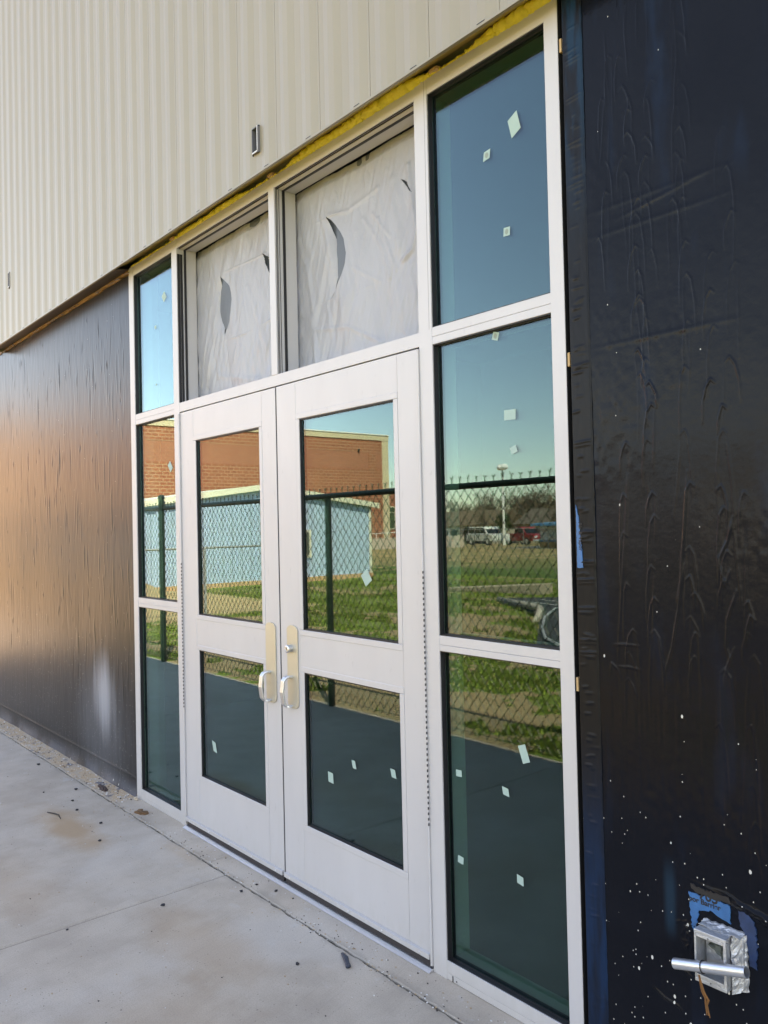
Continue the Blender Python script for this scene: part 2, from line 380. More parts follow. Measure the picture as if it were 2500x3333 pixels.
# ================================================================== MEMBRANE WALLS
def m_membrane(side):
    g = N('black_asphalt_membrane_'+side); p = g.xyz()
    streak = g.noise(g.scale(60, 1, 2.2), 1, 4, .6); s2 = g.noise(g.scale(22, 1, 1.1), 1, 5, .65); mot = g.noise(g.pos(), 3.5, 4)
    fine = g.noise(g.scale(170, 1, 12), 1, 3)
    c = g.mix(mot, (.006, .0065, .008), (.014, .015, .018)) if side == 'left' else g.mix(mot, (.003, .004, .0065), (.008, .0095, .014))
    rough = g.fmix(streak, .27, .36)
    # white mortar specks, denser low down
    zz = p[2]
    v = g.vor(g.scale(1, 1, .62), 48); sel = g.math('GREATER_THAN', g.xyz(v[1])[0], g.ss(zz, .1, 1.15, .85, .996) if side == 'right' else g.ss(zz, .05, 1.0, .70, .99))
    rad = g.math('MULTIPLY_ADD', g.math('POWER', g.xyz(v[1])[1], 3), .17, .055)
    sp = g.math('MULTIPLY', g.math('LESS_THAN', v[0], rad), sel)
    v = g.vor(g.add(g.scale(1, 1, .7), (7, 1, 3)), 120); sel = g.math('GREATER_THAN', g.xyz(v[1])[0], g.ss(zz, .1, 1.1, .84, .996))
    sp = g.math('MAXIMUM', sp, g.math('MULTIPLY', g.math('LESS_THAN', v[0], .17), sel))
    if side == 'left':
        # frosted lime smear and dusty foot
        dx = g.math('DIVIDE', g.math('ADD', p[0], 1.15), .17); dz = g.math('DIVIDE', g.math('SUBTRACT', p[2], .52), .26)
        d = g.math('SQRT', g.math('ADD', g.math('MULTIPLY', dx, dx), g.math('MULTIPLY', dz, dz)))
        d = g.math('ADD', d, g.math('MULTIPLY_ADD', s2, 1.1, -.55))
        c = g.mix(g.math('MULTIPLY', g.ss(d, 1.35, .1), .62), c, (.42, .44, .48))
        dx = g.math('DIVIDE', g.math('ADD', p[0], 1.2), .42); dz = g.math('DIVIDE', g.math('SUBTRACT', p[2], .32), .38)
        d = g.math('SQRT', g.math('ADD', g.math('MULTIPLY', dx, dx), g.math('MULTIPLY', dz, dz)))
        d = g.math('ADD', d, g.math('MULTIPLY_ADD', s2, 1.1, -.55))
        c = g.mix(g.math('MULTIPLY', g.ss(d, 1.3, .3), .16), c, (.30, .33, .38))
        ft = g.ss(g.math('ADD', zz, g.math('MULTIPLY_ADD', mot, .06, -.03)), .10, .0); c = g.mix(g.math('MULTIPLY', g.math('MULTIPLY', ft, g.ss(mot, .35, .6)), .5), c, (.13, .15, .19))
        ft2 = g.ss(g.math('ADD', zz, g.math('MULTIPLY_ADD', s2, .5, -.25)), .6, .1); c = g.mix(g.math('MULTIPLY', ft2, .06), c, (.2, .2, .2))
        rough = g.math('ADD', rough, g.math('MULTIPLY', ft, .3)); rough = g.fmix(g.ss(zz, .9, .1), rough, .4)
    else:
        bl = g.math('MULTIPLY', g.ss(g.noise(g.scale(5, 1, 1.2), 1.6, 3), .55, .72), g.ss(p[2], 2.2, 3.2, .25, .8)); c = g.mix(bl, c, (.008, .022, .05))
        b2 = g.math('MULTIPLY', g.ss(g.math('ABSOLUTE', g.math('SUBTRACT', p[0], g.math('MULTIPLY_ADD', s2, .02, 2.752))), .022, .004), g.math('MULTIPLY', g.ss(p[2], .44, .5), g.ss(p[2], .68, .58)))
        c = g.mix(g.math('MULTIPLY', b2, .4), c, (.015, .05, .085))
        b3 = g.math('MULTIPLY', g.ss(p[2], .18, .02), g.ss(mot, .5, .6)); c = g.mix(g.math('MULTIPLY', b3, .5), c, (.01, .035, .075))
        rough = g.fmix(mot, .14, .24)
    c = g.mix(sp, c, (.55, .54, .50)); rough = g.fmix(sp, rough, .8)
    h = g.math('ADD', g.math('MULTIPLY', s2, 1.0), g.math('ADD', g.math('MULTIPLY', streak, .6), g.math('MULTIPLY', fine, .25)))
    if side == 'left': nm = g.bump(g.math('ADD', g.math('MULTIPLY', h, .45), g.math('MULTIPLY', g.noise(g.scale(30, 1, 14), 1, 4), .6)), .12, .003)
    else: nm = g.bump(g.math('ADD', g.math('MULTIPLY', h, .5), g.math('MULTIPLY', g.noise(g.pos(), 38, 3), .9)), .22, .004)
    g.pbr(c, rough, 0, nm, IOR=1.5, Specular_IOR_Level=.25 if side == 'left' else .11); return g.m
ML, MR = m_membrane('left'), m_membrane('right')

def carve(H, xs, zs, pts, wdt, amp):      # add a ridge along a polyline to the height field
    dx = xs[1]-xs[0]; dz = zs[1]-zs[0]
    P = np.array(pts); seg = np.hypot(*(P[1:]-P[:-1]).T); n = max(2, int(seg.sum()/(dx*.6)))
    t = np.linspace(0, seg.sum(), n); cs = np.concatenate([[0], np.cumsum(seg)])
    px = np.interp(t, cs, P[:, 0]); pz = np.interp(t, cs, P[:, 1]); fade = np.sin(np.pi*np.clip(t/t[-1], 0.02, .98))**.5
    k = int(wdt*3/dx)+1
    B = np.zeros_like(H)
    for x, z, fd in zip(px, pz, fade):
        i = int((z-zs[0])/dz); j = int((x-xs[0])/dx)
        i0, i1, j0, j1 = max(0, i-k), min(len(zs), i+k+1), max(0, j-k), min(len(xs), j+k+1)
        if i0 >= i1 or j0 >= j1: continue
        g = np.exp(-((xs[None, j0:j1]-x)**2+(zs[i0:i1, None]-z)**2)/(wdt*wdt))*amp*fd
        B[i0:i1, j0:j1] = np.maximum(B[i0:i1, j0:j1], g) if amp > 0 else np.minimum(B[i0:i1, j0:j1], g)
    H += B
def drip(rn, x, z, L, amp, flame=True):
    pts = [(x, z)]; a = rn.uniform(-.12, .12)
    n = max(3, int(L/.02))
    for i in range(n):
        a = a*.85+rn.uniform(-.05, .05); pts.append((pts[-1][0]+a*.02*1.2, pts[-1][1]-L/n))
    return pts
# right wall
xs = np.arange(2.500, 3.14, .0021); zs = np.arange(-.01, 3.13, .0028); H = np.zeros((len(zs), len(xs)))
rn = random.Random(5); XX, ZZ = np.meshgrid(xs, zs)
H += .004*vnoise(XX, ZZ, 21, 4, 2.5) + .0016*vnoise(XX, ZZ, 22, 14, 7)
H += .0009*vnoise(XX, ZZ, 23, 70, 45)*sm(vnoise(XX, ZZ, 24, 5, 4), .45, .75)
H += .0011*vnoise(XX, ZZ, 25, 120, 7)*sm(-ZZ, -1.6, -.9)*sm(ZZ, .35, .8)
for cx, z0, z1 in ((2.70, 3.05, 1.75), (2.725, 2.4, 1.2), (2.845, 2.6, 1.1), (2.93, 2.2, .9), (2.66, 1.75, 1.1), (2.76, 3.05, 2.2), (2.86, 3.05, 2.3), (2.97, 2.5, 1.5), (2.64, 2.9, 2.3), (2.99, 1.6, .7)):
    z = z0
    while z > z1:                                  # flame-shaped sags, one under another
        L = rn.uniform(.07, .20); h = rn.uniform(-1, 1)*.012; sgn = rn.choice((-1, 1)); wd = rn.uniform(.010, .024)
        x = cx + h
        if rn.random() < .8:
            carve(H, xs, zs, [(x-sgn*.012, z-.012), (x, z), (x+sgn*wd*.6, z-.02), (x+sgn*wd, z-L*.5), (x+sgn*wd*1.1, z-L)], .0024, rn.uniform(.0010, .0024))
        if rn.random() < .5: carve(H, xs, zs, drip(rn, x-sgn*.01, z-.01, L*1.3, 1), .0026, rn.uniform(.0006, .0014))
        z -= L*rn.uniform(.45, .9); cx += rn.uniform(-.008, .008)
for pts, a in (([(2.846, 1.66), (2.838, 1.55), (2.826, 1.45), (2.82, 1.38), (2.805, 1.31)], .004), ([(2.83, 1.42), (2.81, 1.30), (2.79, 1.2), (2.765, 1.13)], .004),
        ([(2.673, 1.66), (2.66, 1.5), (2.645, 1.35), (2.625, 1.14)], .0028), ([(2.961, 1.54), (2.945, 1.48), (2.925, 1.44), (2.92, 1.37)], .004), ([(2.92, 1.44), (2.935, 1.37), (2.95, 1.41)], .003),
        ([(2.965, 1.36), (2.94, 1.29), (2.935, 1.22), (2.948, 1.18)], .0038), ([(2.955, 1.22), (2.935, 1.17), (2.925, 1.12)], .0035),
        ([(2.611, 1.196), (2.65, 1.2), (2.694, 1.2)], .0022), ([(2.62, 1.137), (2.66, 1.14), (2.70, 1.136)], .002),
        ([(2.60, 1.11), (2.607, 1.145), (2.625, 1.13), (2.635, 1.10)], .0025)):
    carve(H, xs, zs, pts, .0032, a*.6)
for q in (2.33, 2.40, 2.02): carve(H, xs, zs, [(2.56, q), (2.99, q+.0)], .007, .0009)      # lapped seams
carve(H, xs, zs, [(2.66, 2.36), (2.92, 2.40)], .006, .0012)
for i in range(40):                               # crumpled skin round the box
    x = rn.uniform(2.80, 3.05); z = .615-(x-2.8)*.15+rn.uniform(-.012, .012); carve(H, xs, zs, [(x, z), (x+.05, z-.004+rn.uniform(-.01, .01)), (x+.10, z-.02)], .0026, rn.uniform(.001, .003))
for i in range(26):
    x = rn.uniform(2.79, 2.84); z = rn.uniform(.42, .52); a = rn.uniform(0, 6.28); carve(H, xs, zs, [(x, z), (x+.02*math.cos(a), z+.02*math.sin(a))], .0022, .002)
carve(H, xs, zs, [(2.70, .31), (2.74, .29), (2.78, .285), (2.80, .27)], .003, .003); carve(H, xs, zs, [(2.79, .42), (2.80, .385), (2.825, .37)], .003, .003)
wR = empty('membrane_wall', (2.5, 0, 0), 'black tar-like membrane wall with wrinkled drips right of the glazed frame', 'wall')
P = Part(wR)
o = grid_mesh('membrane_sheet', XX, -H, ZZ, MR); o.data.transform(Matrix.Translation((-2.5, 0, 0))); o.parent = wR
P(MB().box(2.502, 12, .006, .089, 0, 3.12).box(3.138, 12, -.002, .0055, 0, 3.12), 'wall_board', MR)
# edge flashing tape with cross wrinkles
xt = np.arange(2.5005, 2.566, .0025); zt = np.arange(.0, 3.12, .0035); XT, ZT = np.meshgrid(xt, zt); HT = np.zeros_like(XT)
for i in range(90):
    z = rn.uniform(.1, 3.1); x0 = rn.uniform(2.50, 2.53); x1 = x0+rn.uniform(.012, .045); carve(HT, xt, zt, [(x0, z), (x1, z+rn.uniform(-.002, .004))], .0028, rn.uniform(.0008, .0028))
for q in (2.86, 2.75, 2.62, 2.5, 1.98, 1.76, 1.505, 1.42, 1.37, 1.29, 1.2, 1.165): carve(HT, xt, zt, [(2.503, q), (2.564, q+.004)], .003, .0032); carve(HT, xt, zt, [(2.503, q-.009), (2.562, q-.006)], .0025, .002)
HT += .0006*vnoise(XT, ZT, 31, 120, 30) + .0012
HT[:, -1] = -.002; HT[:, -2] *= .7
XT2 = XT + .0016*(vnoise(ZT, ZT*0, 32, 60, 1)-.5)*(XT > 2.55)
def m_tape():
    g = N('bitumen_flashing_tape'); p = g.xyz(); n = g.noise(g.scale(20, 1, 3), 1, 4)
    c = g.mix(n, (.006, .0065, .008), (.011, .012, .014))
    b = g.math('MULTIPLY', g.ss(g.math('ADD', p[2], g.math('MULTIPLY', n, .3)), 1.15, .55), g.ss(n, .35, .55, .35, 1)); c = g.mix(b, c, (.006, .022, .055))
    t = g.math('MULTIPLY', g.ss(p[2], 2.2, 3.0), g.ss(n, .45, .6)); c = g.mix(g.math('MULTIPLY', t, .7), c, (.006, .035, .07))
    v = g.vor(g.scale(1, 1, .7), 60); sp = g.math('MULTIPLY', g.math('LESS_THAN', v[0], .13), g.math('GREATER_THAN', g.xyz(v[1])[0], .86)); sp = g.math('MULTIPLY', sp, g.math('LESS_THAN', p[2], .75))
    c = g.mix(sp, c, (.5, .5, .48)); g.pbr(c, .30, 0, g.bump(n, .2, .003), Specular_IOR_Level=.13); return g.m
HB = .0065
o = grid_mesh('flashing_tape', XT2, -HT-HB, ZT, m_tape()); o.data.transform(Matrix.Translation((-2.5, 0, 0))); o.parent = wR
# side returns of the tape, in the dark gap beside the frame
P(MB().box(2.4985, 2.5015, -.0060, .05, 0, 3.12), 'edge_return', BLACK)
MATTE = plain('black_sealant', (.004, .004, .005), .9)
P(MB().box(2.4775, 2.479, .0015, .06, 0, 3.12).box(2.479, 2.4985, .045, .06, 0, 3.12), 'sealant_gap', MATTE)
BLUE = plain('blue_release_film', (.012, .12, .30), .35, 0, .35, 40, .3)
DBLUE = plain('dark_blue_film', (.006, .03, .09), .4, 0, .6, 50, .4)
def ragged(cx, cz, pts, y0, y1, seed, a=.002):
    rn = random.Random(seed); out = []
    for i in range(len(pts)):
        p, q = pts[i], pts[(i+1) % len(pts)]; n = max(1, int(math.hypot(q[0]-p[0], q[1]-p[1])/.006))
        for k in range(n):
            t = k/n; out.append((p[0]+(q[0]-p[0])*t+rn.uniform(-a, a), p[1]+(q[1]-p[1])*t+rn.uniform(-a, a)))
    return MB().prism(out, 'y', y1, y0)
TXT = plain('black_print', (.008, .008, .012), .5)
def text(body, size, mat, parent, mtx, name='lettering', bold=.0, sx=1):
    cu = bpy.data.curves.new(name, 'FONT'); cu.body = body; cu.size = size; cu.extrude = .0002; cu.offset = bold
    t = bpy.data.objects.new(name, cu); C.objects.link(t); bpy.context.view_layer.update()
    me = bpy.data.meshes.new_from_object(t.evaluated_get(bpy.context.evaluated_depsgraph_get())); bpy.data.objects.remove(t)
    me.transform(Matrix.Scale(sx, 4, (1, 0, 0))); me.materials.clear(); me.materials.append(mat)
    off = Vector((0, 0, 0)); q = parent
    while q: off += q.location; q = q.parent
    me.transform(Matrix.Translation(-off) @ mtx)
    o = bpy.data.objects.new(name, me); C.objects.link(o); o.parent = parent; return o
UP = Matrix.Rotation(R(90), 4, 'X')
st = P(ragged(0, 0, [(2.505, 1.585), (2.5125, 1.55), (2.517, 1.50), (2.522, 1.45), (2.524, 1.405), (2.505, 1.405)], -.0105, -.0045, 3, .0008), 'blue_film_strip', BLUE, label='bright blue film strip with dark lettering on the wall edge')
text('Air & Vapor', .0165, TXT, st, Matrix.Translation((2.5135, -.0107, 1.535)) @ Matrix.Rotation(R(90), 4, 'Y') @ UP, bold=.0004)
FY = -.0065
pt = P(ragged(0, 0, [(2.818, .592), (2.85, .590), (2.88, .596), (2.925, .590), (2.925, .548), (2.905, .552), (2.875, .562), (2.845, .552), (2.838, .52), (2.83, .493), (2.824, .51)], FY, .0, 4), 'blue_film_patch', BLUE, label='bright blue film patch lettered por Barrier above the metal box')
text('por Barrier', .0185, TXT, pt, Matrix.Translation((2.8185, FY-.0003, .5705)) @ UP, bold=.0005, sx=.98)
text('705', .034, TXT, pt, Matrix.Translation((2.845, FY-.0003, .5835)) @ UP, bold=.0008)
P(ragged(0, 0, [(2.826, .612), (2.86, .608), (2.92, .612), (2.93, .597), (2.90, .5945), (2.865, .5955), (2.83, .597)], FY-.001, .0, 14, .003), 'smeared_tar', BLACK)
db = P(ragged(0, 0, [(2.945, .585), (2.965, .59), (2.985, .57), (2.99, .52), (2.986, .46), (2.972, .465), (2.966, .52), (2.95, .55)], FY, .0, 6, .003), 'dark_blue_film_patch', DBLUE)
# left wall
xs = np.arange(-3.635, -.634, .0045); zs = np.concatenate([np.arange(-.002, .14, .006), np.arange(.14, 3.057, .010)])
XX, ZZ = np.meshgrid(xs, zs); H = .004*vnoise(XX, ZZ, 41, 2, .8)+.0006*vnoise(XX, ZZ, 42, 25, 3)+.0005*vnoise(XX, ZZ, 43, 60, 14)
zu = np.arange(.0, 3.057, .010); HU = np.zeros((len(zu), len(xs)))
for i in range(300):
    x = -.72-2.55*rn.random()**1.15; z = rn.uniform(.7, 3.0); carve(HU, xs, zu, drip(rn, x, z, rn.choice((.03, .05, .09, .16, .26)), 1), .0046, rn.uniform(.0008, .0026)*rn.choice((1, 1, -1)))
for j in range(len(xs)): H[:, j] += np.interp(zs, zu, HU[:, j])
H += .013*np.clip((.10-ZZ)/.10, 0, 1)**2.2*(.6+.8*vnoise(XX, ZZ, 44, 5, 5)) + .003*np.exp(-((ZZ-.105)/.006)**2)
tr = zs[-1]; XXr = XX.copy(); ZZr = ZZ.copy(); ZZr[-1] += .012*(vnoise(XX[-1], XX[-1]*0, 45, 9, 1)-.6)
wL = empty('membrane_wall', (-3.6, 0, 0), 'black membrane wall left of the frame, reflecting sky and brick in streaks', 'wall')
PL = Part(wL)
o = grid_mesh('membrane_sheet', XXr, -H+.012, ZZr, ML); o.data.transform(Matrix.Translation((3.6, 0, 0))); o.parent = wL
PL(MB().box(-3.64, -.634, .03, .089, 0, 3.055), 'wall_board', ML)
OSB = plain('raw_board_edge', (.38, .22, .10), .85, 0, .35, 40, .4)
m2 = MB(); x = -3.63
while x < -.64:
    w2 = random.uniform(.05, .18); m2.box(x, min(x+w2, -.636), .002+random.uniform(0, .004), .088, 3.058+random.uniform(-.008, .004), 3.078+random.uniform(-.003, .006)); x += w2
PL(m2, 'board_edge', OSB)
m2 = MB()                                           # torn membrane threads along the top edge
for i in range(46):
    x = random.uniform(-3.6, -.66); m2.tube([(x, .0, 3.066+random.uniform(-.01, .01)), (x+.03, -.006, 3.055), (x+random.uniform(.04, .10), -.004, 3.047+random.uniform(-.008, .008))], random.uniform(.0012, .003), 4)
PL(m2, 'torn_edge', ML)

# ================================================================== METAL SIDING
def m_siding():
    g = N('stone_beige_steel_siding'); n = g.noise(g.scale(3, 1, .7), 1.5, 3); f = g.noise(g.pos(), 400, 2)
    c = g.mix(n, (.262, .230, .168), (.292, .258, .19)); g.pbr(c, .40, 0, g.bump(f, .06, .0006), Specular_IOR_Level=.6); return g.m
SID = m_siding()
X0, SP = -3.20, .305
prof = []      # (x, y) of one 305 mm panel: two shallow ribs, then a lap seam
def panel(x):
    return [(x, 0), (x+.030, 0), (x+.068, -.0085), (x+.102, -.0085), (x+.140, 0), (x+.1825, 0), (x+.2205, -.0085), (x+.2545, -.0085), (x+.2925, 0), (x+.3030, 0), (x+.3034, .005), (x+.3048, .005)]
SX = .209-12*SP-.0035            # seams fall at .209 + k*SP
pts = []; x = SX
while x < 11.9: pts += panel(x); x += SP
pts = [(px, -.092+py) for px, py in pts if px >= X0]
holes = [(.941, .988, 3.142, 3.252), (-2.668, -2.628, 3.44, 3.552)]
xb = np.array(sorted(set([round(p[0], 5) for p in pts] + [h for q in holes for h in q[:2]]))); yb = np.interp(xb, [p[0] for p in pts], [p[1] for p in pts])
zb = np.array([3.052, 3.142, 3.252, 3.44, 3.552, 4.5, 5.3, TOP]); XS, ZS = np.meshgrid(xb, zb); YS = np.tile(yb, (len(zb), 1))
keep = np.ones((len(zb)-1, len(xb)-1), bool)
for a, b, c_, d in holes: keep[(zb[:-1] >= c_-1e-4)[:, None] & (zb[1:] <= d+1e-4)[:, None] & (xb[:-1] >= a-1e-4)[None] & (xb[1:] <= b+1e-4)[None]] = False
sd = empty('metal_siding', (0, -.1, 3.05), 'beige vertically ribbed steel siding above the entrance', 'siding')
PS = Part(sd)
o = grid_mesh('siding_panels', XS, YS, ZS, SID, keep, smooth=False); o.data.transform(Matrix.Translation((0, .1, -3.05))); o.parent = sd
SOF = plain('ochre_soffit_flashing', (.42, .31, .085), .5, 0, .15, 4); SOFB = plain('brown_black_soffit', (.045, .035, .032), .45, 0, .2, 6)
PS(MB().prism([(-.093, 3.0555), (.015, 3.118), (.015, 3.122), (-.093, 3.060)], 'x', -.62, 2.47), 'soffit_flashing', SOF)
PS(MB().prism([(-.093, 3.0555), (.088, 3.086), (.088, 3.09), (-.093, 3.060)], 'x', -3.20, -.621).prism([(-.093, 3.0555), (.088, 3.100), (.088, 3.104), (-.093, 3.060)], 'x', 2.471, 11.9), 'soffit_flashing', SOFB)
PS(MB().box(-3.215, -3.195, -.112, .02, 3.050, TOP).box(-3.195, -3.16, -.112, -.104, 3.050, TOP), 'corner_trim', SID)
PS(MB().box(-3.195, 11.9, -.1040, -.0915, 3.0475, 3.0555), 'bottom_lip', SID)
GREY = plain('shaded_sleeve_back', (.07, .07, .075), .6); WHT = plain('white_plastic', (.6, .6, .61), .4); SLV = plain('shaded_plastic_sleeve', (.13, .13, .14), .5)  # hole's shade put into both sleeve greys; the lip keeps the white plastic
for a, b, c_, d in holes:
    k = PS(MB().box(a, a+.003, -.1045, -.03, c_, d).box(b-.003, b, -.1045, -.03, c_, d).box(a+.003, b-.003, -.1045, -.03, c_, c_+.003).box(a+.003, b-.003, -.1045, -.03, d-.003, d), 'vent_sleeve', SLV)
    PS(MB().box(a+.003, b-.003, -.106, -.1046, c_, c_+.006).box(b-.0035, b, -.1065, -.1046, c_+.006, d), 'sleeve_lip', WHT, k)
    PS(MB().box(a+.003, b-.003, -.032, -.03, c_+.003, d-.003), 'sleeve_back', GREY, k)
    PS(MB().box(a-.004, a-.0005, -.1, -.09, c_-.004, d+.004).box(a, b, -.1, -.09, d+.0005, d+.005), 'sealant', BLACK, k)
x = SX
while x < 2.6:
    if x+.2 > X0: PS(MB().box(x+.222, x+.254, -.1055, -.1041, 3.0562, 3.0582), 'rib_end_gap', BLACK)
    x += SP

# foam and shims in the head gap
m2 = MB(); x = -.60
FOAM = plain('yellow_spray_foam', (.78, .66, .09), .8, 0, .3, 30, .5)
while x < 2.44:
    t = (x+.6)/3.04; a = .3+.7*max(0, math.sin(x*5.1)+math.sin(x*11.3+1)*.6+.3+t)
    r_ = (.0055+.013*t)*min(1.25, a)
    r_ = max(r_, .0045); m2.lump((x, .006+random.uniform(-.006, .004), 3.0785+r_*.55), r_*1.5, r_*1.2, r_, random.random(), .4, 8, 6)
    x += .006+.004*random.random()
tag(recentre(m2.build('spray_foam', FOAM, smooth=True), (1, 0, 3.08)), 'yellow expanding foam oozing along the top of the aluminium frame', 'foam')
SHIM = plain('pine_shim', (.55, .36, .18), .7, 0, .2, 30)
for i, (x, z, lab) in enumerate(((1.966, 3.079, 'wood shim in the head gap just right of the tall right mullion'), (1.85, 3.079, 'wood shim in the head gap just left of the tall right mullion'), (.93, 3.079, 'wood shim in the head gap above the middle mullion'), (2.42, 3.079, 'wood shim in the head gap at the far top right corner'), (-.04, 3.079, 'wood shim in the head gap above the left mullion'))):
    s_ = MB().prism([(-.012, 0), (.022, 0), (.022, .017), (-.012, .011)], 'x', x-.02, x+.018).build('wood_shim', SHIM, bevel=.001)
    s_.location = (0, 0, z); s_.rotation_euler = (0, 0, 0); s_.data.transform(Matrix.Translation((-x, 0, 0))); s_.location.x = x
    tag(s_, lab, 'shim', 'wood shims round the frame')
for z, lab in ((2.927, 'wood shim in the right side gap near the top of the frame'), (2.007, 'wood shim in the right side gap beside the middle of the frame'), (1.069, 'wood shim in the right side gap at handle height')):
    s_ = MB().box(-.0095, -.0015, -.002, .03, -.020, .020).build('wood_shim', SHIM, bevel=.001); s_.location = (2.4885, .006, z); tag(s_, lab, 'shim', 'wood shims round the frame')

# ================================================================== STOREFRONT FRAME
fr = empty('storefront_frame', (.92, .05, 0), 'white aluminium entrance frame with sidelights and open transoms', 'window frame')
PF = Part(fr); D = .114
ZT_ = 3.077
def vmull(x0, x1, z0=0., z1=ZT_, y0=0.): return PF(MB().box(x0, x1, y0, D, z0, z1), 'mullion', ALUM, bevel=.0012)
vmull(-.631, -.569); vmull(-.068, -.008); vmull(1.853, 1.9185); vmull(2.427, 2.477); vmull(.897, .943, 2.209, 3.0268)
PF(MB().box(1.9058, 1.9064, -.0004, .002, 2.21, 3.077), 'mullion_seam', BLACK)
def rail(x0, x1, z0, z1, split=.62):
    zm = z0+(z1-z0)*split if split else z1
    m = MB().box(x0, x1, .0012, D, z0, zm-.0004)
    if split: m.box(x0, x1, .0012, D, zm+.0004, z1)
    return PF(m, 'rail', ALUM, bevel=.0008)
for a, b in ((-.569, -.068), (1.9185, 2.427)):
    rail(a, b, 0.002, .064, .35); rail(a, b, 1.108, 1.160, .4); rail(a, b, 2.156, 2.214, .45); rail(a, b, 3.023, 3.077, 0)
rail(-.008, 1.853, 2.160, 2.209, 0); rail(-.008, 1.853, 3.027, 3.077, 0)
PF(MB().box(1.995-.05, 1.998-.05, -.0005, .002, .003, .022).box(1.962, 1.966, -.0005, .002, .008, .012), 'weep_slot', BLACK)
# sidelight openings: gasket + two panes
STICK = plain('pale_green_glass_label', (.30, .43, .39), .7, 0, .04, 20); STK2 = plain('peeled_label_centre', (.22, .27, .23), .7)
YG = .023
def lite(x0, x1, z0, z1, part=PF, yg=YG, gw=.006, tilt=.0016, parent=None):
    m = MB(); y0 = yg-.018 if yg > .02 else yg-.010; e = .0035
    m.box(x0, x0+e, y0, yg-.0005, z0, z1).box(x1-e, x1, y0, yg-.0005, z0, z1).box(x0+e, x1-e, y0, yg-.0005, z0, z0+e).box(x0+e, x1-e, y0, yg-.0005, z1-e, z1)
    y0 = yg-.005
    m.box(x0+e, x0+gw, y0, yg-.0005, z0+e, z1-e).box(x1-gw, x1-e, y0, yg-.0005, z0+e, z1-e).box(x0+gw, x1-gw, y0, yg-.0005, z0+e, z0+gw).box(x0+gw, x1-gw, y0, yg-.0005, z1-gw, z1-e)
    y0, y1 = yg+.0065, yg+.016; s = .008                     # spacer of the double pane
    m.box(x0, x0+s, y0, y1, z0, z1).box(x1-s, x1, y0, y1, z0, z1).box(x0+s, x1-s, y0, y1, z0, z0+s).box(x0+s, x1-s, y0, y1, z1-s, z1)
    part(m, 'gasket', BLACK, parent)
    g1 = part(MB().box(x0+.001, x1-.001, yg, yg+.006, z0+.001, z1-.001), 'glass_pane', GLASS, parent)
    g2 = part(MB().box(x0+.001, x1-.001, yg+.0172, yg+.0222, z0+.001, z1-.001), 'inner_pane', GLASS2, g1)
    # hair's breadth out of parallel, as double panes are
    cx = (x0+x1)/2; me = g2.data; off = Vector((0, 0, 0)); q = g2.parent
    while q: off += q.location; q = q.parent
    c = Vector((cx, yg+.02, (z0+z1)/2))-off
    me.transform(Matrix.Translation(c) @ Matrix.Rotation(-tilt*.8, 4, 'Z') @ Matrix.Rotation(tilt*.25, 4, 'X') @ Matrix.Translation(-c))
    return g1
def sticker(part, pane, x, z, w_, h_, ang, yg=YG, skew=0, centre=False):
    c, s = math.cos(R(ang)), math.sin(R(ang)); pts = []
    for a, b in ((-w_, -h_), (w_, -h_), (w_, h_), (-w_, h_)): a2 = a/2+skew*b/2; b2 = b/2; pts.append((x+a2*c-b2*s, z+a2*s+b2*c))
    o = part(MB().prism(pts, 'y', yg-.0003, yg-.0009), 'glass_label', STICK, pane)
    if centre:
        cc = [(x+w_*.28*math.cos(t), z+h_*.34*math.sin(t)) for t in np.linspace(0, 2*math.pi, 10)[:-1]]
        part(MB().prism(cc, 'y', yg-.00091, yg-.0012), 'label_centre', STK2, pane)
g1 = lite(1.9185, 2.427, 2.214, 3.023)
sticker(PF, g1, 2.287, 2.778, .042, .060, 28, skew=.25); sticker(PF, g1, 2.170, 2.724, .028, .028, 8, skew=.3, centre=True); sticker(PF, g1, 2.246, 2.454, .026, .027, -4, centre=True)
g1 = lite(1.9185, 2.427, 1.160, 2.156)
sticker(PF, g1, 2.188, 2.135, .026, .026, -18, centre=True); sticker(PF, g1, 2.240, 1.877, .047, .032, -2); sticker(PF, g1, 2.252, 1.766, .026, .022, 20)
g1 = lite(1.9185, 2.427, .064, 1.108)
sticker(PF, g1, 2.262, .822, .030, .055, 20); sticker(PF, g1, 1.976, .701, .026, .022, 3); sticker(PF, g1, 2.183, .688, .026, .024, -8, skew=-.3); sticker(PF, g1, 1.975, .412, .026, .024, -6); sticker(PF, g1, 2.234, .426, .026, .026, -10, skew=-.2)
g1 = lite(-.569, -.068, 2.214, 3.023)
sticker(PF, g1, -.21, 2.82, .040, .045, 35); sticker(PF, g1, -.326, 2.676, .022, .018, 5); sticker(PF, g1, -.328, 2.355, .014, .010, 0)
g1 = lite(-.569, -.068, 1.160, 2.156); sticker(PF, g1, -.17, 1.887, .036, .05, 40)
g1 = lite(-.569, -.068, .064, 1.108)
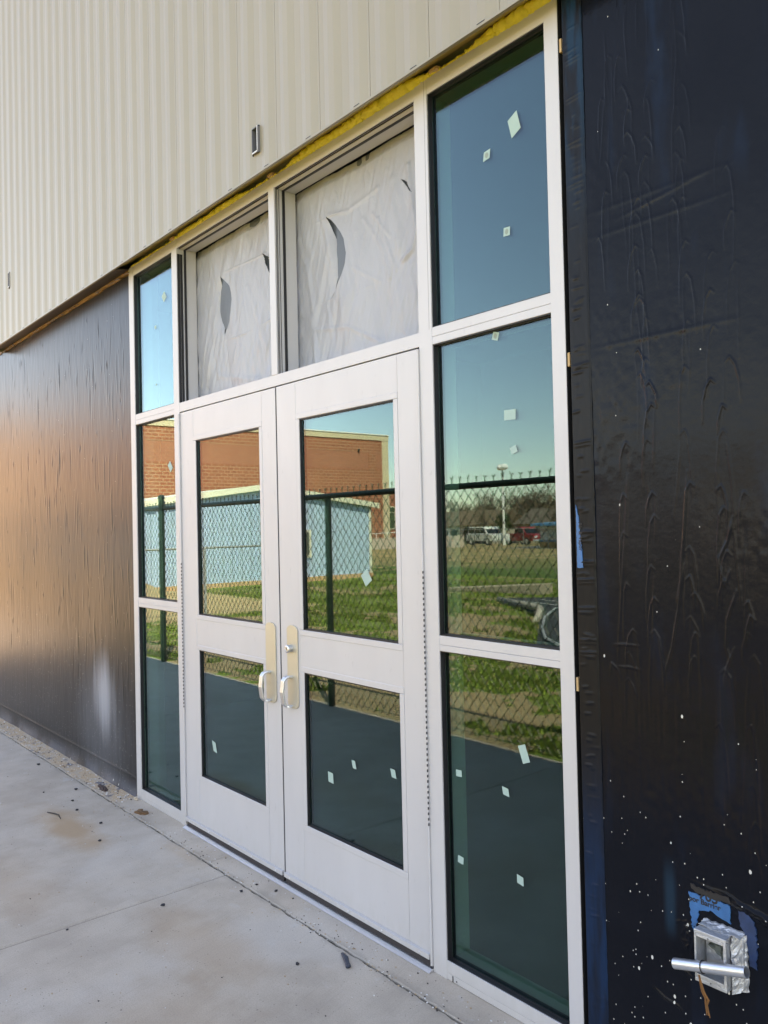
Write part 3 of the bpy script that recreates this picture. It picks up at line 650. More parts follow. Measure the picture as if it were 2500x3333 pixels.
# open transoms: stepped glazing pockets
for i, (x0, x1) in enumerate(((-.008, .897), (.943, 1.853))):
    z0, z1 = 2.209, 3.027; m = MB(); e = .004
    m.box(x0, x0+.005, .042, .054, z0, z1).box(x1-.005, x1, .042, .054, z0, z1).box(x0+.005, x1-.005, .042, .054, z1-.005, z1)
    m.box(x0+.005, x1-.005, .042, .054, z0, z0+.003)
    PF(m, 'gasket', BLACK)
    if i == 0: PF(MB().box(x0, x0+.004, .004, .018, z0, z1-.03).box(x0, x0+.0035, .021, .033, z0, z1-.03), 'gasket', BLACK)
    else: PF(MB().box(x0, x0+.003, .008, .0095, z0, z1).box(x0, x0+.003, .014, .0155, z0, z1).box(x0, x0+.003, .024, .0255, z0, z1), 'gasket', plain('dark_channel_line', (.03, .03, .03), .5))
    PF(MB().box(x0+.004, x1-.001, .006, .0075, z1-.004, z1).box(x0+.004, x1-.001, .0145, .016, z1-.004, z1), 'gasket', BLACK)
    PF(MB().box(x0+.0045, x1-.0055, .020, .040, z1-.004, z1), 'head_channel', CREAM)
KNUC = plain('dark_hinge_knuckle', (.05, .05, .055), .6)  # dark grey for the knuckle blocks down each hinge
# continuous hinges, right and left of the door pair
for x, zlo in ((-.004, 0), (1.8485, 0)):
    hm = MB().tube([(x, -.004, .02), (x, -.004, 2.15)], .0042, 8); hm.box(x-.004, x+.004, -.001, .03, .02, 2.15)
    h_ = PF(hm, 'continuous_hinge', ALUM)
    km = MB(); z = .62 if x < 1 else .5
    while z < 1.37: km.box(x+.0028, x+.0056, -.0088, -.004, z, z+.0085); z += .0185
    PF(km, 'hinge_knuckles', KNUC, h_)
# dust sheets taped behind the transoms
def m_poly():
    g = N('white_polythene'); n = g.noise(g.scale(3, 1, 1.2), 4, 4); p = g.xyz()
    d = g.n('ShaderNodeBsdfPrincipled'); g.set(d.inputs['Base Color'], g.mix(n, (.37, .375, .40), (.46, .47, .50))); d.inputs['Roughness'].default_value = .33
    g.set(d.inputs['Normal'], g.bump(g.noise(g.scale(14, 1, 7), 1.6, 4, .6, .8), .5, .009))
    t = g.n('ShaderNodeBsdfTranslucent'); t.inputs[0].default_value = (.6, .6, .62, 1)
    mx = g.n('ShaderNodeMixShader'); mx.inputs[0].default_value = .2; g.t.links.new(d.outputs[0], mx.inputs[1]); g.t.links.new(t.outputs[0], mx.inputs[2]); g.surf(mx.outputs[0]); return g.m
POLY = m_poly(); POLY2 = plain('shaded_back_sheet', (.10, .115, .13), .4, 0, .2, 6, .3)  # back layer's shade is put into its grey colour
def sheet(x0, x1, zR, xR, xL, label, seed, extra, tear):
    z0, z1 = 2.200, 3.035; zs = np.linspace(z0, z1, 300); ht, hb = zR[0], zR[-1]
    zz = np.array(zR)[::-1]; xr = np.interp(zs, zz, np.array(xR)[::-1]); xl = np.interp(zs, zz, np.array(xL)[::-1]); xl = xl-.016*np.sin(np.pi*np.clip((zs-hb)/(ht-hb), 0, 1)); xr = np.maximum(xr, xl+.0015)
    nL, nM, nR = int((xl.mean()-x0)/.0036)+2, 14, int((x1-xr.mean())/.0036)+2
    Xg = np.stack([np.concatenate([np.linspace(x0, l, nL), np.linspace(l, q, nM)[1:-1], np.linspace(q, x1, nR)]) for l, q in zip(xl, xr)])
    Zg = np.tile(zs[:, None], (1, Xg.shape[1])); ux = (Xg-x0)/(x1-x0)
    H = .0034*(vnoise(Xg*1.0+Zg*.25, Zg, seed+20, 46, 5)-.5)+.0028*(vnoise(Xg-Zg*.35, Zg, seed+21, 70, 10)-.5)+.012*(vnoise(Xg, Zg, seed, 3, 2)-.5)+.006*(vnoise(Xg, Zg+Xg*.7, seed+1, 11, 3.5)-.5)+.003*(vnoise(Xg+Zg*.3, Zg, seed+2, 34, 8)-.5)*sm(vnoise(Xg, Zg, seed+3, 4, 4), .35, .7)
    H += .0022*np.exp(-((Zg-2.86+.03*ux)/.004)**2)*sm(vnoise(Xg, Zg, seed+4, 9, 1), .4, .8)+.0022*np.exp(-((Zg-2.49-.01*np.sin(9*ux)-.03*ux)/.004)**2)*sm(vnoise(Xg, Zg, seed+14, 7, 1), .3, .8)
    H += .010*(vnoise(Xg+.25*Zg, Zg, seed+15, 9, 1.2)-.5)+.006*(vnoise(Xg-.5*Zg, Zg, seed+16, 20, 2.5)-.5)*sm(vnoise(Xg, Zg, seed+17, 3, 3), .3, .6)
    H += .008*(vnoise(Xg, Zg, seed+5, 40, 22)-.5)*sm(-ux, -.09, -.02)+.006*(vnoise(Xg, Zg, seed+7, 50, 9)-.5)*sm(ux, .72, .95)
    H += -.012*sm(Zg, 2.985, 3.02)
    U = zs; grid = (Xg, Zg)
    for pts, wd, am in extra:
        P_ = np.array(pts); n = 120; t = np.linspace(0, 1, n); s_ = np.concatenate([[0], np.cumsum(np.hypot(*(P_[1:]-P_[:-1]).T))]); s_ /= s_[-1]
        wd = wd*1.6; px = np.interp(t, s_, P_[:, 0]); pz = np.interp(t, s_, P_[:, 1]); B = np.zeros_like(H)
        for a, b in zip(px, pz):
            msk = (np.abs(Zg[:, 0]-b) < wd*3); B[msk] = np.maximum(B[msk], np.exp(-((Xg[msk]-a)**2+(Zg[msk]-b)**2)/wd**2))
        H += am*.45*B
    # the loose flap left of the cut curls inwards
    cut = (Zg < ht) & (Zg > hb); dl = np.clip(xl[:, None]-Xg, 0, .06); H -= np.where(cut & (Xg <= xl[:, None]+.001), .028*(1-dl/.06)**2*np.sin(np.pi*np.clip((Zg-hb)/(ht-hb), 0, 1)), 0)
    keep = np.ones((len(zs)-1, Xg.shape[1]-1), bool); rows = (zs[:-1] > hb) & (zs[1:] < ht); keep[rows, nL-1:nL-1+nM-1] = False
    cx, cz = (Xg[:-1, :-1]+Xg[1:, 1:])/2, (Zg[:-1, :-1]+Zg[1:, 1:])/2; ins = np.zeros(cx.shape, bool)
    for i in range(len(tear)):
        (a, b), (c, d) = tear[i], tear[(i+1) % len(tear)]
        if b != d: ins ^= ((b > cz) != (d > cz)) & (cx < (c-a)*(cz-b)/(d-b)+a)
    keep &= ~ins
    t = empty('plastic_sheet', ((x0+x1)/2, .12, 2.2), label, 'plastic sheet', 'dust sheets behind the open transoms')
    o = grid_mesh('sheet', Xg, .1255-H, Zg, POLY, keep); o.data.transform(Matrix.Translation(-t.location)); o.parent = t
    xb = np.linspace(x0, x1, 60); zb = np.linspace(z0, z1, 60); XB, ZB = np.meshgrid(xb, zb); HB_ = .02*vnoise(XB, ZB, seed+9, 5, 3)+.006*vnoise(XB, ZB, seed+10, 18, 7)
    o = grid_mesh('second_layer', XB, .158-HB_, ZB, POLY2); o.data.transform(Matrix.Translation(-t.location)); o.parent = t
    return t
sheet(-.03, .92, [2.84, 2.80, 2.768, 2.73, 2.696, 2.64, 2.60, 2.566, 2.536], [.231, .285, .322, .337, .342, .332, .316, .295, .258], [.229, .232, .234, .236, .238, .242, .246, .251, .257], 'wrinkled white plastic sheet with a thin crescent cut, behind the left transom', 51,
      [([(.649, 2.843), (.63, 2.6), (.60, 2.4)], .012, .006), ([(.20, 2.75), (.08, 2.3)], .008, .008), ([(.12, 2.7), (.02, 2.3)], .006, .006), ([(.66, 2.84), (.70, 2.81)], .006, .01), ([(.5, 2.72), (.66, 2.4)], .01, .005), ([(.2, 2.33), (.6, 2.25)], .01, .005)], [(.649, 2.845), (.672, 2.828), (.705, 2.812), (.712, 2.72), (.69, 2.75), (.665, 2.79)])
sheet(.92, 1.88, [2.86, 2.83, 2.801, 2.765, 2.733, 2.67, 2.63, 2.592, 2.539, 2.506], [1.162, 1.203, 1.229, 1.257, 1.276, 1.290, 1.284, 1.267, 1.220, 1.173], [1.160, 1.180, 1.195, 1.213, 1.225, 1.236, 1.232, 1.222, 1.198, 1.172], 'wrinkled white plastic sheet with a wide crescent cut, behind the right transom', 61,
      [([(1.689, 2.892), (1.70, 2.80), (1.707, 2.733), (1.726, 2.638), (1.70, 2.57), (1.647, 2.545)], .007, .016), ([(1.59, 2.87), (1.60, 2.75), (1.62, 2.6)], .014, .010), ([(1.40, 2.78), (1.52, 2.63), (1.56, 2.5)], .006, .006), ([(1.46, 2.78), (1.57, 2.66)], .005, .005), ([(1.33, 2.6), (1.5, 2.5)], .006, .004), ([(1.05, 2.4), (1.3, 2.36), (1.5, 2.26)], .006, .005), ([(1.18, 2.86), (1.3, 2.84), (1.5, 2.87)], .006, .006),
       ([(1.0, 2.7), (1.05, 2.4), (1.06, 2.25)], .010, .012), ([(1.02, 2.45), (1.07, 2.22)], .010, .012), ([(1.5, 2.75), (1.6, 2.52)], .005, .006), ([(1.25, 2.48), (1.28, 2.3)], .006, .004)], [(1.642, 2.856), (1.68, 2.832), (1.708, 2.783), (1.699, 2.789), (1.672, 2.822)])

# ================================================================== DOORS
def door(x0, x1, gx0, gx1, hinge, label, plate_x, cyl):
    d = empty('glass_door', (x0 if hinge < 0 else x1, .02, .03), label, 'door', 'pair of entrance doors')
    P = Part(d); z0, z1 = .039, 2.155; y0, y1 = .002, .047; b = .024
    sL, sR = gx0-b, gx1+b
    P(MB().box(x0, sL-.0010, y0, y1, z0, z1), 'stile', ALUM, bevel=.0015); P(MB().box(sR+.0010, x1, y0, y1, z0, z1), 'stile', ALUM, bevel=.0015)
    for a, c in ((z0, .298-b), (.933+b, 1.111-b), (1.996+b, z1)): P(MB().box(sL, sR, y0+.0006, y1, a, c), 'door_rail', ALUM)
    for a, c in ((.298, .933), (1.111, 1.996)):
        bm = MB(); yb0, yb1 = y0-.0012, y0+.014
        bm.box(sL, gx0, yb0, yb1, a, c).box(gx1, sR, yb0, yb1, a, c)
        bm.box(sL, sR, yb0, yb1, a-b, a-.0003).box(sL, sR, yb0, yb1, c+.0003, c+b)
        P(bm, 'glazing_bead', ALUM, bevel=.002)
        g = lite(gx0, gx1, a, c, P, .0145, .006, .0012)
        if (hinge > 0):
            if a < .5: sticker(P, g, 1.256, .53, .034, .040, -4, .0145, -.15); sticker(P, g, 1.411, .614, .022, .030, -2, .0145, -.3); sticker(P, g, 1.646, .63, .026, .030, -3, .0145, -.3)
            else: sticker(P, g, 1.514, 1.342, .045, .05, 35, .0145)
        elif a < .5: sticker(P, g, .286, .467, .036, .046, -10, .0145, -.5)
    # door shoe with screws and bristle sweep
    sh = P(MB().prism([(-.002, .037), (-.010, .039), (-.010, .056), (.0014, .058), (.0014, .037)], 'x', x0+.004, x1-.003), 'door_shoe', ALUM)
    sm_ = MB(); 
    for x in np.linspace(x0+.05, x1-.05, 5): sm_.lump((x, -.011, .048), .004, .003, .004, 1, 0, 10, 6)
    P(sm_, 'screw', CHROME, sh)
    P(MB().box(x0+.006, x1-.004, .000, .008, .010, .038), 'bristle_sweep', SWEEP)
    # escutcheon plate with rounded ends
    cx = plate_x; hw = .040; n = 10; za, zb = .772, 1.126; pts = []
    arc = .022
    for i in range(n+1): t = math.pi*i/n; pts.append((cx+hw*math.cos(t), zb-arc+arc*math.sin(t)))
    for i in range(n+1): t = math.pi+math.pi*i/n; pts.append((cx+hw*math.cos(t), za+arc+arc*math.sin(t)))
    pl = P(MB().prism(pts, 'y', y0-.0005, y0-.0055), 'escutcheon_plate', SATIN, bevel=.0012)
    # pull: two arms leaving the plate and a bowed flat grip
    gx = cx-.012; hb_, ht_ = .782, .905; off = -.036
    path = [(gx, y0-.004, ht_), (gx-.002, -.02, ht_+.002), (gx-.006, off+.006, ht_-.002), (gx-.007, off-.004, ht_-.014), (gx-.008, off-.010, (ht_+hb_)/2), (gx-.007, off-.004, hb_+.014), (gx-.006, off+.006, hb_+.002), (gx-.002, -.02, hb_-.002), (gx, y0-.004, hb_)]
    # refine
    pp = []; 
    for i in range(len(path)-1):
        for t in (0, .33, .66): pp.append(tuple(path[i][k]*(1-t)+path[i+1][k]*t for k in range(3)))
    pp.append(path[-1])
    hm = MB(); nn = len(hm.v); W2, T2 = .0125, .0045
    pv_ = [Vector(q) for q in pp]
    for i, q in enumerate(pv_):
        dd = (pv_[min(i+1, len(pv_)-1)]-pv_[max(0, i-1)]).normalized(); sx = Vector((1, 0, 0)); e = dd.cross(sx).normalized()
        for a, c in ((-1, -1), (1, -1), (1, 1), (-1, 1)): hm.v.append(tuple(q+sx*a*W2+e*c*T2))
    for i in range(len(pv_)-1):
        for j in range(4): a = i*4+j; c = i*4+(j+1) % 4; hm.f.append((a, c, c+4, a+4)); hm.mi.append(0)
    hm.f.append((3, 2, 1, 0)); hm.mi.append(0); e = (len(pv_)-1)*4; hm.f.append((e, e+1, e+2, e+3)); hm.mi.append(0)
    P(hm, 'pull_handle', CHROME, bevel=.003)
    if cyl:
        cm = MB(); cz = 1.026; 
        ring = [(0, .0165), (.020, .0165), (.0225, .015), (.024, .011), (.0225, .0105), (.0225, .0)]
        nseg = 28
        for (dy, rad) in ring:
            for j in range(nseg): t = 2*math.pi*j/nseg; cm.v.append((cx-.010+rad*math.cos(t), y0-.005-dy, cz+rad*math.sin(t)))
        for i in range(len(ring)-1):
            for j in range(nseg): a = i*nseg+j; c = i*nseg+(j+1) % nseg; cm.f.append((a, c, c+nseg, a+nseg)); cm.mi.append(0)
        lk = P(cm, 'lock_cylinder', CHROME, smooth=False)
        P(MB().box(cx-.0115, cx-.0085, y0-.0282, y0-.0272, cz-.006, cz+.006), 'keyhole', BLACK, lk)
    return d
door(.002, .9172, .167, .779, -1, 'left entrance door leaf, white aluminium with two dark panes and no lock cylinder', .849, False)
door(.9278, 1.843, 1.099, 1.705, 1, 'right entrance door leaf, white aluminium with two panes and a round lock cylinder', 1.021, True)
tag(recentre(MB().prism([(-.022, .0005), (-.022, .003), (-.006, .010), (.0, .0098), (.1, .0098), (.1, .0005)], 'x', -.006, 1.853).build('door_threshold', ALUM2), (.92, 0, 0)), 'ridged aluminium threshold under the pair of doors', 'threshold')
m2 = MB()
for k in range(5): m2.box(-.004, 1.851, -.0195+k*.003, -.0183+k*.003, .003+.0011*k, .0052+.0014*k)
rdg = m2.build('threshold_ridges', ALUM2); th = bpy.data.objects['door_threshold']; rdg.data.transform(Matrix.Translation(-th.location)); rdg.parent = th
# sloppy black sealant bead at the meeting stiles
PF(MB().box(.9176, .9274, .005, .03, .03, 2.15), 'meeting_seal', MATTE)

# ================================================================== ELECTRICAL BOX + CONDUIT
FOILG = N('crinkled_silver_tape'); nz = FOILG.noise(FOILG.pos(), 45, 4, .6, 1.5)
FOILG.pbr(FOILG.mix(nz, (.40, .41, .42), (.56, .57, .58)), .36, .55, FOILG.bump(nz, .7, .006)); FOIL = FOILG.m
bx = empty('electrical_box', (2.9, -.02, .405), 'open metal back box wrapped in silver tape low on the black wall', 'electrical box')
PB = Part(bx); a, b, c_, d, y_ = 2.859, 2.940, .405, .531, -.060
m2 = MB(); t = .009
m2.box(a, b, y_, .0, d-t, d).box(a, b, y_, .0, c_, c_+t).box(a, a+.005, y_, 0, c_+t, d-t).box(b-t*.8, b, y_, 0, c_+t, d-t)
m2.box(a+.005, b-t*.8, y_, y_+.003, d-t-.008, d-t).box(a+.005, b-t*.8, y_, y_+.003, c_+t, c_+t+.010)
PB(m2, 'box_body', FOIL, bevel=.002)
PB(MB().box(a+.005, b-t*.8, -.004, -.002, c_+t, d-t), 'box_interior', plain('dark_box_inside', (.02, .022, .02), .6))
PB(MB().lump((2.905, -.03, .488), .022, .012, .012, 4, .4).lump((2.92, -.025, .478), .014, .01, .012, 5, .4), 'wadding', plain('grey_wadding', (.10, .12, .11), .8, 0, .5, 60, .6))
m2 = MB(); rn = random.Random(3); 
nz_, ny_ = 14, 6; X_ = np.zeros((nz_, ny_)); 
zz = np.linspace(c_-.006, d+.003, nz_); yy = np.linspace(-.042, .0, ny_)
Yg, Zg = np.meshgrid(yy, zz); Xg = b+.004+.022*(Yg+.042)/.042+.006*(np.random.default_rng(2).random(Yg.shape)-.3); Zg = Zg+.003*(np.random.default_rng(3).random(Yg.shape)-.5)
o = grid_mesh('tape_flap', Xg, Yg, Zg, FOIL, smooth=False); sol = o.modifiers.new('s', 'SOLIDIFY'); sol.thickness = .0012; o.data.transform(Matrix.Translation(-bx.location)); o.parent = bx
Xg, Yg = np.meshgrid(np.linspace(a-.001, b+.022, 12), np.linspace(-.035, .0, 5)); Zg = d+.002+.005*(np.random.default_rng(5).random(Xg.shape)-.4)+.004*(Yg > -.012)
o = grid_mesh('tape_flap', Xg, Yg, Zg, FOIL, smooth=False); sol = o.modifiers.new('s', 'SOLIDIFY'); sol.thickness = .0012; o.data.transform(Matrix.Translation(-bx.location)); o.parent = bx
PB(MB().box(2.865, 2.962, -.018, -.001, .408, .534), 'taped_collar', FOIL, bevel=.004)
PB(MB().lump((2.896, y_-.001, .5185), .0016, .001, .0016, 1, 0, 8, 5), 'screw_hole', BLACK); PB(MB().lump((2.9, y_-.001, .413), .0016, .001, .0016, 1, 0, 8, 5), 'screw_hole', BLACK)
p0, p1 = Vector((2.815, -.076, .434)), Vector((3.0, -.080, .487)); dirv = (p1-p0).normalized()
cm = MB(); ns = 26; e1 = dirv.cross(Vector((0, 0, 1))).normalized(); e2 = dirv.cross(e1)
for q, rad in ((p0, .0112), (p0, .0130), (p1, .0130), (p1, .0112), (p0+dirv*.004, .0112)):
    for j in range(ns): tt = 2*math.pi*j/ns; cm.v.append(tuple(q+(e1*math.cos(tt)+e2*math.sin(tt))*rad))
for i in range(4):
    for j in range(ns): A = i*ns+j; B = i*ns+(j+1) % ns; cm.f.append((A, B, B+ns, A+ns)); cm.mi.append(0)
cd_ = cm.build('conduit_stub', plain('galvanised_conduit', (.62, .65, .70), .30, .85, .1, 60), smooth=False); cd_.modifiers.new('e', 'EDGE_SPLIT').split_angle = R(40)
for pl_ in cd_.data.polygons: pl_.use_smooth = True
tag(recentre(cd_, p0), 'short length of silver conduit tied across the front of the metal box', 'conduit')
tw = empty('wire_tie', (2.889, -.076, .44), 'brown twine tail and dark wire loop hanging from the silver conduit', 'twine'); PT = Part(tw)
cc = p0+dirv*.079
loop = [tuple(cc+(e1*math.cos(t)+e2*math.sin(t))*.0142) for t in np.linspace(0, 2*math.pi, 20)]
PT(MB().tube(loop, .0013, 5), 'wire_loop', BLACK)
m2 = MB(); rn = random.Random(9)
for k in range(7):
    o1 = rn.uniform(-.003, .003); m2.tube([(2.887+o1*.5, -.090, .440), (2.892+o1, -.091, .420), (2.897+o1*1.6, -.090, .402), (2.905+o1*2, -.088, .388), (2.902+o1, -.087, .374), (2.907+o1*1.5, -.088, .352+rn.uniform(-.006, .006))], .0012, 4)
PT(m2, 'twine_tail', plain('brown_twine', (.20, .085, .025), .85, 0, .4, 80))

# ================================================================== DEBRIS ON THE PAVEMENT
CRUMB = plain('black_tar_crumb', (.012, .012, .016), .55, 0, .4, 60)
spots = [(-1.741, -.209, .012, 'flat black crumb lying furthest from the doors on the pavement'), (-1.034, -.211, .011, 'flat black crumb beside the joint below the left wall'), (-.838, -.298, .010, 'square black crumb in the middle of the three in front of the left wall'),
 (-.662, -.335, .009, 'black crumb just above the orange stain'), (-.366, -.314, .009, 'black crumb between the orange stain and the joint'), (-.129, -.409, .009, 'black crumb right of the orange stain'), (.748, -.48, .010, 'black crumb with a smaller one beside it, in front of the left door'),
 (.858, -.177, .009, 'black crumb just outside the joint before the door meeting line'), (.844, -.093, .007, 'small black crumb on the strip left of the meeting line'), (.954, -.066, .009, 'black crumb on the strip close to the threshold'), (1.496, -.322, .008, 'dark crumb left of the black strip near the right door'), (-1.117, -.371, .006, 'tiny black crumb far out on the pavement'), (.684, -.844, .006, 'tiny dark crumb out in the foreground pavement'), (1.06, -.05, .005, 'tiny black crumb touching the threshold edge')]
for i, (x, y, s_, lab) in enumerate(spots):
    o = MB().lump((0, 0, s_*.45), s_, s_*.9, s_*.5, i, .3, 6, 4).build('tar_crumb', CRUMB); o.location = (x, y, .0); o.rotation_euler = (0, 0, i*1.3); tag(o, lab, 'crumb', 'black crumbs scattered on the pavement')
o = MB().tube([(0, 0, .006), (.035, -.012, .008), (.065, -.028, .007), (.088, -.040, .007), (.093, -.036, .012)], [.006, .011, .009, .011, .004], 7, True, .5).build('tar_strip', plain('blue_black_tar_strip', (.02, .03, .05), .4, 0, .4, 60, .5)); o.location = (1.552, -.166, .0); tag(o, 'curled black strip of membrane lying in front of the right door', 'scrap')
o = MB().tube([(0, 0, .004), (.05, .02, .005), (.1, .03, .007), (.16, .02, .004)], [.003, .005, .004, .002], 5, True, .6).build('twig', plain('dark_twig', (.04, .03, .025), .8)); o.location = (-.74, -.47, 0); tag(o, 'dark bent twig lying by the orange stain', 'twig')
o = MB().lump((0, 0, .007), .055, .018, .010, 3, .5, 9, 5).lump((.05, .0, .006), .03, .012, .008, 8, .5).build('rag', plain('brown_rag', (.07, .045, .04), .9, 0, .4, 40, .6)); o.location = (-.94, -.088, .0); tag(o, 'small brown scrap on the sand below the left wall', 'scrap')
o = MB().lump((0, 0, .005), .045, .03, .007, 5, .5, 9, 5).build('leaf', plain('brown_leaf', (.16, .085, .04), .9, 0, .4, 40, .6)); o.location = (-.37, -.092, 0); tag(o, 'curled brown leaf on the strip before the left sidelight', 'leaf')
o = MB().lump((0, 0, .010), .014, .011, .010, 5, .3, 8, 6).build('pebble', plain('tan_pebble', (.5, .42, .32), .8)); o.location = (-.594, -.022, 0); tag(o, 'pale pebble at the foot of the frame corner', 'pebble')
m2 = MB(); rn = random.Random(77); m2.cur = 0
for i in range(1500):
    if i < 700: x = rn.uniform(-3.3, -.62); y = rn.uniform(-.12, -.01)
    elif i < 1050: x = rn.uniform(-3.2, 2.4); y = -.135+rn.gauss(0, .012)
    elif i < 1200: x = rn.uniform(-.6, 2.4); y = rn.uniform(-.13, -.03)
    else: x = rn.uniform(-3.2, 2.2); y = -rn.uniform(.15, 1.25)
    s_ = rn.choice((.0015, .002, .003, .0025, .005 if i < 700 else .003)); m2.cur = rn.choice((0, 1, 1, 2, 2)); m2.lump((x, y, s_*.4), s_*1.3, s_, s_*.6, i, .35, 5, 3)
o = m2.build('debris_grit', [plain('grit_dark', (.05, .04, .035), .9), plain('grit_tan', (.42, .30, .19), .9), plain('grit_pale', (.6, .58, .55), .8)]); o['kind'] = 'stuff'

# ================================================================== OUTSIDE: WHAT THE GLASS REFLECTS
VINYL = plain('black_green_vinyl', (.010, .018, .016), .35, 0, .2, 20)
GALV = plain('galvanised_steel', (.50, .50, .48), .45, .6, .15, 12)
GALV_OLD = plain('weathered_galvanised_steel', (.22, .22, .21), .7, .2, .15, 12)
BRONZE = plain('dark_mesh_wire', (.035, .028, .020), .5, .2, .2, 30)
def chain_mesh(mb, p0, p1, z0, z1, wid, rad, prongs=True, seg=3):
    p0, p1 = Vector(p0), Vector(p1); L = (p1-p0).length; d = (p1-p0).normalized(); nrm = Vector((-d.y, d.x, 0)); a = wid/2
    az = a*1.2; nr = int((z1-z0)/az); n = int(L/a)
    for k in range(n):
        pts = []
        for j in range(nr+1):
            odd = (j+k) % 2; s = k*a + (a if odd else 0)
            pts.append(p0+d*s+Vector((0, 0, z0+j*az))+nrm*(.003 if odd else -.003))
        mb.tube(pts, rad, seg, False)
        if prongs and k % 2 == 0:
            t = pts[-1] if (nr+k) % 2 == 0 else pts[-1]
            b = Vector((t.x, t.y, t.z)); w1 = random.uniform(.6, 1.3)
            mb.tube([b, b+Vector((0, 0, .024)), b+d*.017*w1+Vector((0, .004, .048+random.uniform(-.008, .008)))], rad*1.25, 3, False)
            mb.tube([b, b+Vector((0, 0, .024)), b-d*.016*w1+Vector((0, -.004, .050+random.uniform(-.010, .006)))], rad*1.25, 3, False)
fe = empty('chain_link_fence', (-1.78, -2.26, 0), 'dark vinyl chain link fence with twisted wire tips along the pavement edge', 'fence'); PFe = Part(fe)
m2 = MB(); chain_mesh(m2, (-12, -2.262, 0), (4.4, -2.262, 0), .02, 1.855, .082, .0037); PFe(m2, 'wire_mesh', BRONZE)
PFe(MB().tube([(-12, -2.23, 1.815), (4.4, -2.23, 1.815)], .0235, 10), 'top_rail', VINYL)
PFe(MB().tube([(-12, -2.25, .045), (4.4, -2.25, .045)], .0022, 4), 'tension_wire', VINYL)
for x in (-11.9, -8.5, -5.15, -1.78, 1.6, 4.35):
    cap = x == -5.15; zt = 1.93 if cap else 1.80; r_ = .036 if cap else .030
    p = PFe(MB().tube([(x, -2.215, -.02), (x, -2.215, zt)], r_, 12), 'post', VINYL)
    if cap: PFe(MB().lump((x, -2.215, zt+.01), .042, .042, .04, 1, 0, 12, 8), 'ball_cap', VINYL, p)
    for z in (.35, .75, 1.15, 1.5): PFe(MB().tube([(x-.04, -2.245, z), (x+.04, -2.245, z)], .003, 4), 'tie_wire', VINYL, p)
# grass blades along and beyond the fence
def blades(n, xr, yr, h, seed):
    r = np.random.default_rng(seed); x = r.uniform(*xr, n); y = yr[0]+(yr[1]-yr[0])*r.random(n)**1.5
    cl = vnoise(x, y, seed+1, 1.3, 1.6)*.6+vnoise(x, y, seed+2, 6, 6)*.4; k = cl > .34; x, y, cl = x[k], y[k], cl[k]; n = len(x)
    a = r.uniform(0, 6.28, n); hh = h*(.5+r.random(n))*(cl+.35); w_ = .006+.006*r.random(n); le = r.uniform(-.5, .5, (n, 2))*hh[:, None]
    V = np.zeros((n, 3, 3)); V[:, 0] = np.stack([x-w_*np.cos(a), y-w_*np.sin(a), np.full(n, -.012)], 1); V[:, 1] = np.stack([x+w_*np.cos(a), y+w_*np.sin(a), np.full(n, -.012)], 1)
    V[:, 2] = np.stack([x+le[:, 0], y+le[:, 1], hh-.012], 1); return V, r.integers(0, 3, n)
GB = [plain('grass_blade_dark', (.09, .14, .015), .7), plain('grass_blade_light', (.24, .31, .04), .7), plain('grass_blade_dry', (.30, .24, .10), .8)]
V1, m1_ = blades(90000, (-9.3, 3.5), (-2.32, -7.5), .035, 5); V2, m2_ = blades(70000, (-15, 1), (-6.5, -15), .06, 8)
def thin(V, m):
    x, y = V[:, 0, 0], V[:, 0, 1]; k = (soil_f(x, y) < .55) & ~in_pad(x, y) & ~((x < -9.3) & (y > -7.6)); return V[k], m[k]
V1, m1_ = thin(V1, m1_); V2, m2_ = thin(V2, m2_)
mi_ = np.concatenate([m1_, m2_]); mi_ = np.where(RNG.random(len(mi_)) < .6, 0, mi_)
o = tri_mesh('grass', np.concatenate([V1, V2]), None, GB, mi_); o['kind'] = 'stuff'

# dark track corner with low concrete walls
ASPH = N('dark_asphalt'); av = ASPH.noise(ASPH.pos(), 30, 4); ASPH.pbr(ASPH.mix(av, (.018, .019, .022), (.05, .05, .054)), .8, 0, ASPH.bump(av, .4, .004)); ASPH = ASPH.m
RCONC = plain('tan_concrete', (.42, .33, .24), .85, 0, .2, 4, .3); RPIPE = plain('pale_concrete_kerb', (.46, .40, .34), .8, 0, .2, 6, .2)
PAINTW = plain('white_line_paint', (.6, .6, .58), .7)
trk = MB().poly([(-7.4, -10.9, .0), (-6.9, -10.1, .0), (-4.9, -8.75, .0), (-4.15, -7.9, .0), (-2.6, -5.95, .0), (2.5, -1e-3-5.2, .0), (9, -9, .0), (2, -14.5, .0), (-6.2, -12.0, .0)])
struct(trk.build('asphalt_pad', ASPH))
m2 = MB()
for t in (0.25, .5, .75):
    a = Vector((-6.9, -10.1, .004)).lerp(Vector((-6.3, -11.8, .004)), t); b_ = a+Vector((9, 2.2, 0)); n_ = Vector((-.2, 1, 0)).normalized()*.02
    m2.quad(tuple(a-n_), tuple(b_-n_), tuple(b_+n_), tuple(a+n_))
struct(m2.build('track_markings', PAINTW))
def wallseg(name, p, q, z, th, mat, label, cat, zq=None):
    p, q = Vector((*p, 0)), Vector((*q, 0)); d = (q-p).normalized(); n_ = Vector((-d.y, d.x, 0))*th/2; zq = z if zq is None else zq; m = MB()
    a = [p-n_, q-n_, q+n_, p+n_]; v = [(*k.xy, -.03) for k in a]+[(a[0].x, a[0].y, z), (a[1].x, a[1].y, zq), (a[2].x, a[2].y, zq), (a[3].x, a[3].y, z)]
    m.v = v; m.f = [(0, 3, 2, 1), (4, 5, 6, 7), (0, 1, 5, 4), (1, 2, 6, 5), (2, 3, 7, 6), (3, 0, 4, 7)]; m.mi = [0]*6
    return tag(recentre(m.build(name, mat, bevel=.015), (p.x, p.y, 0)), label, cat)
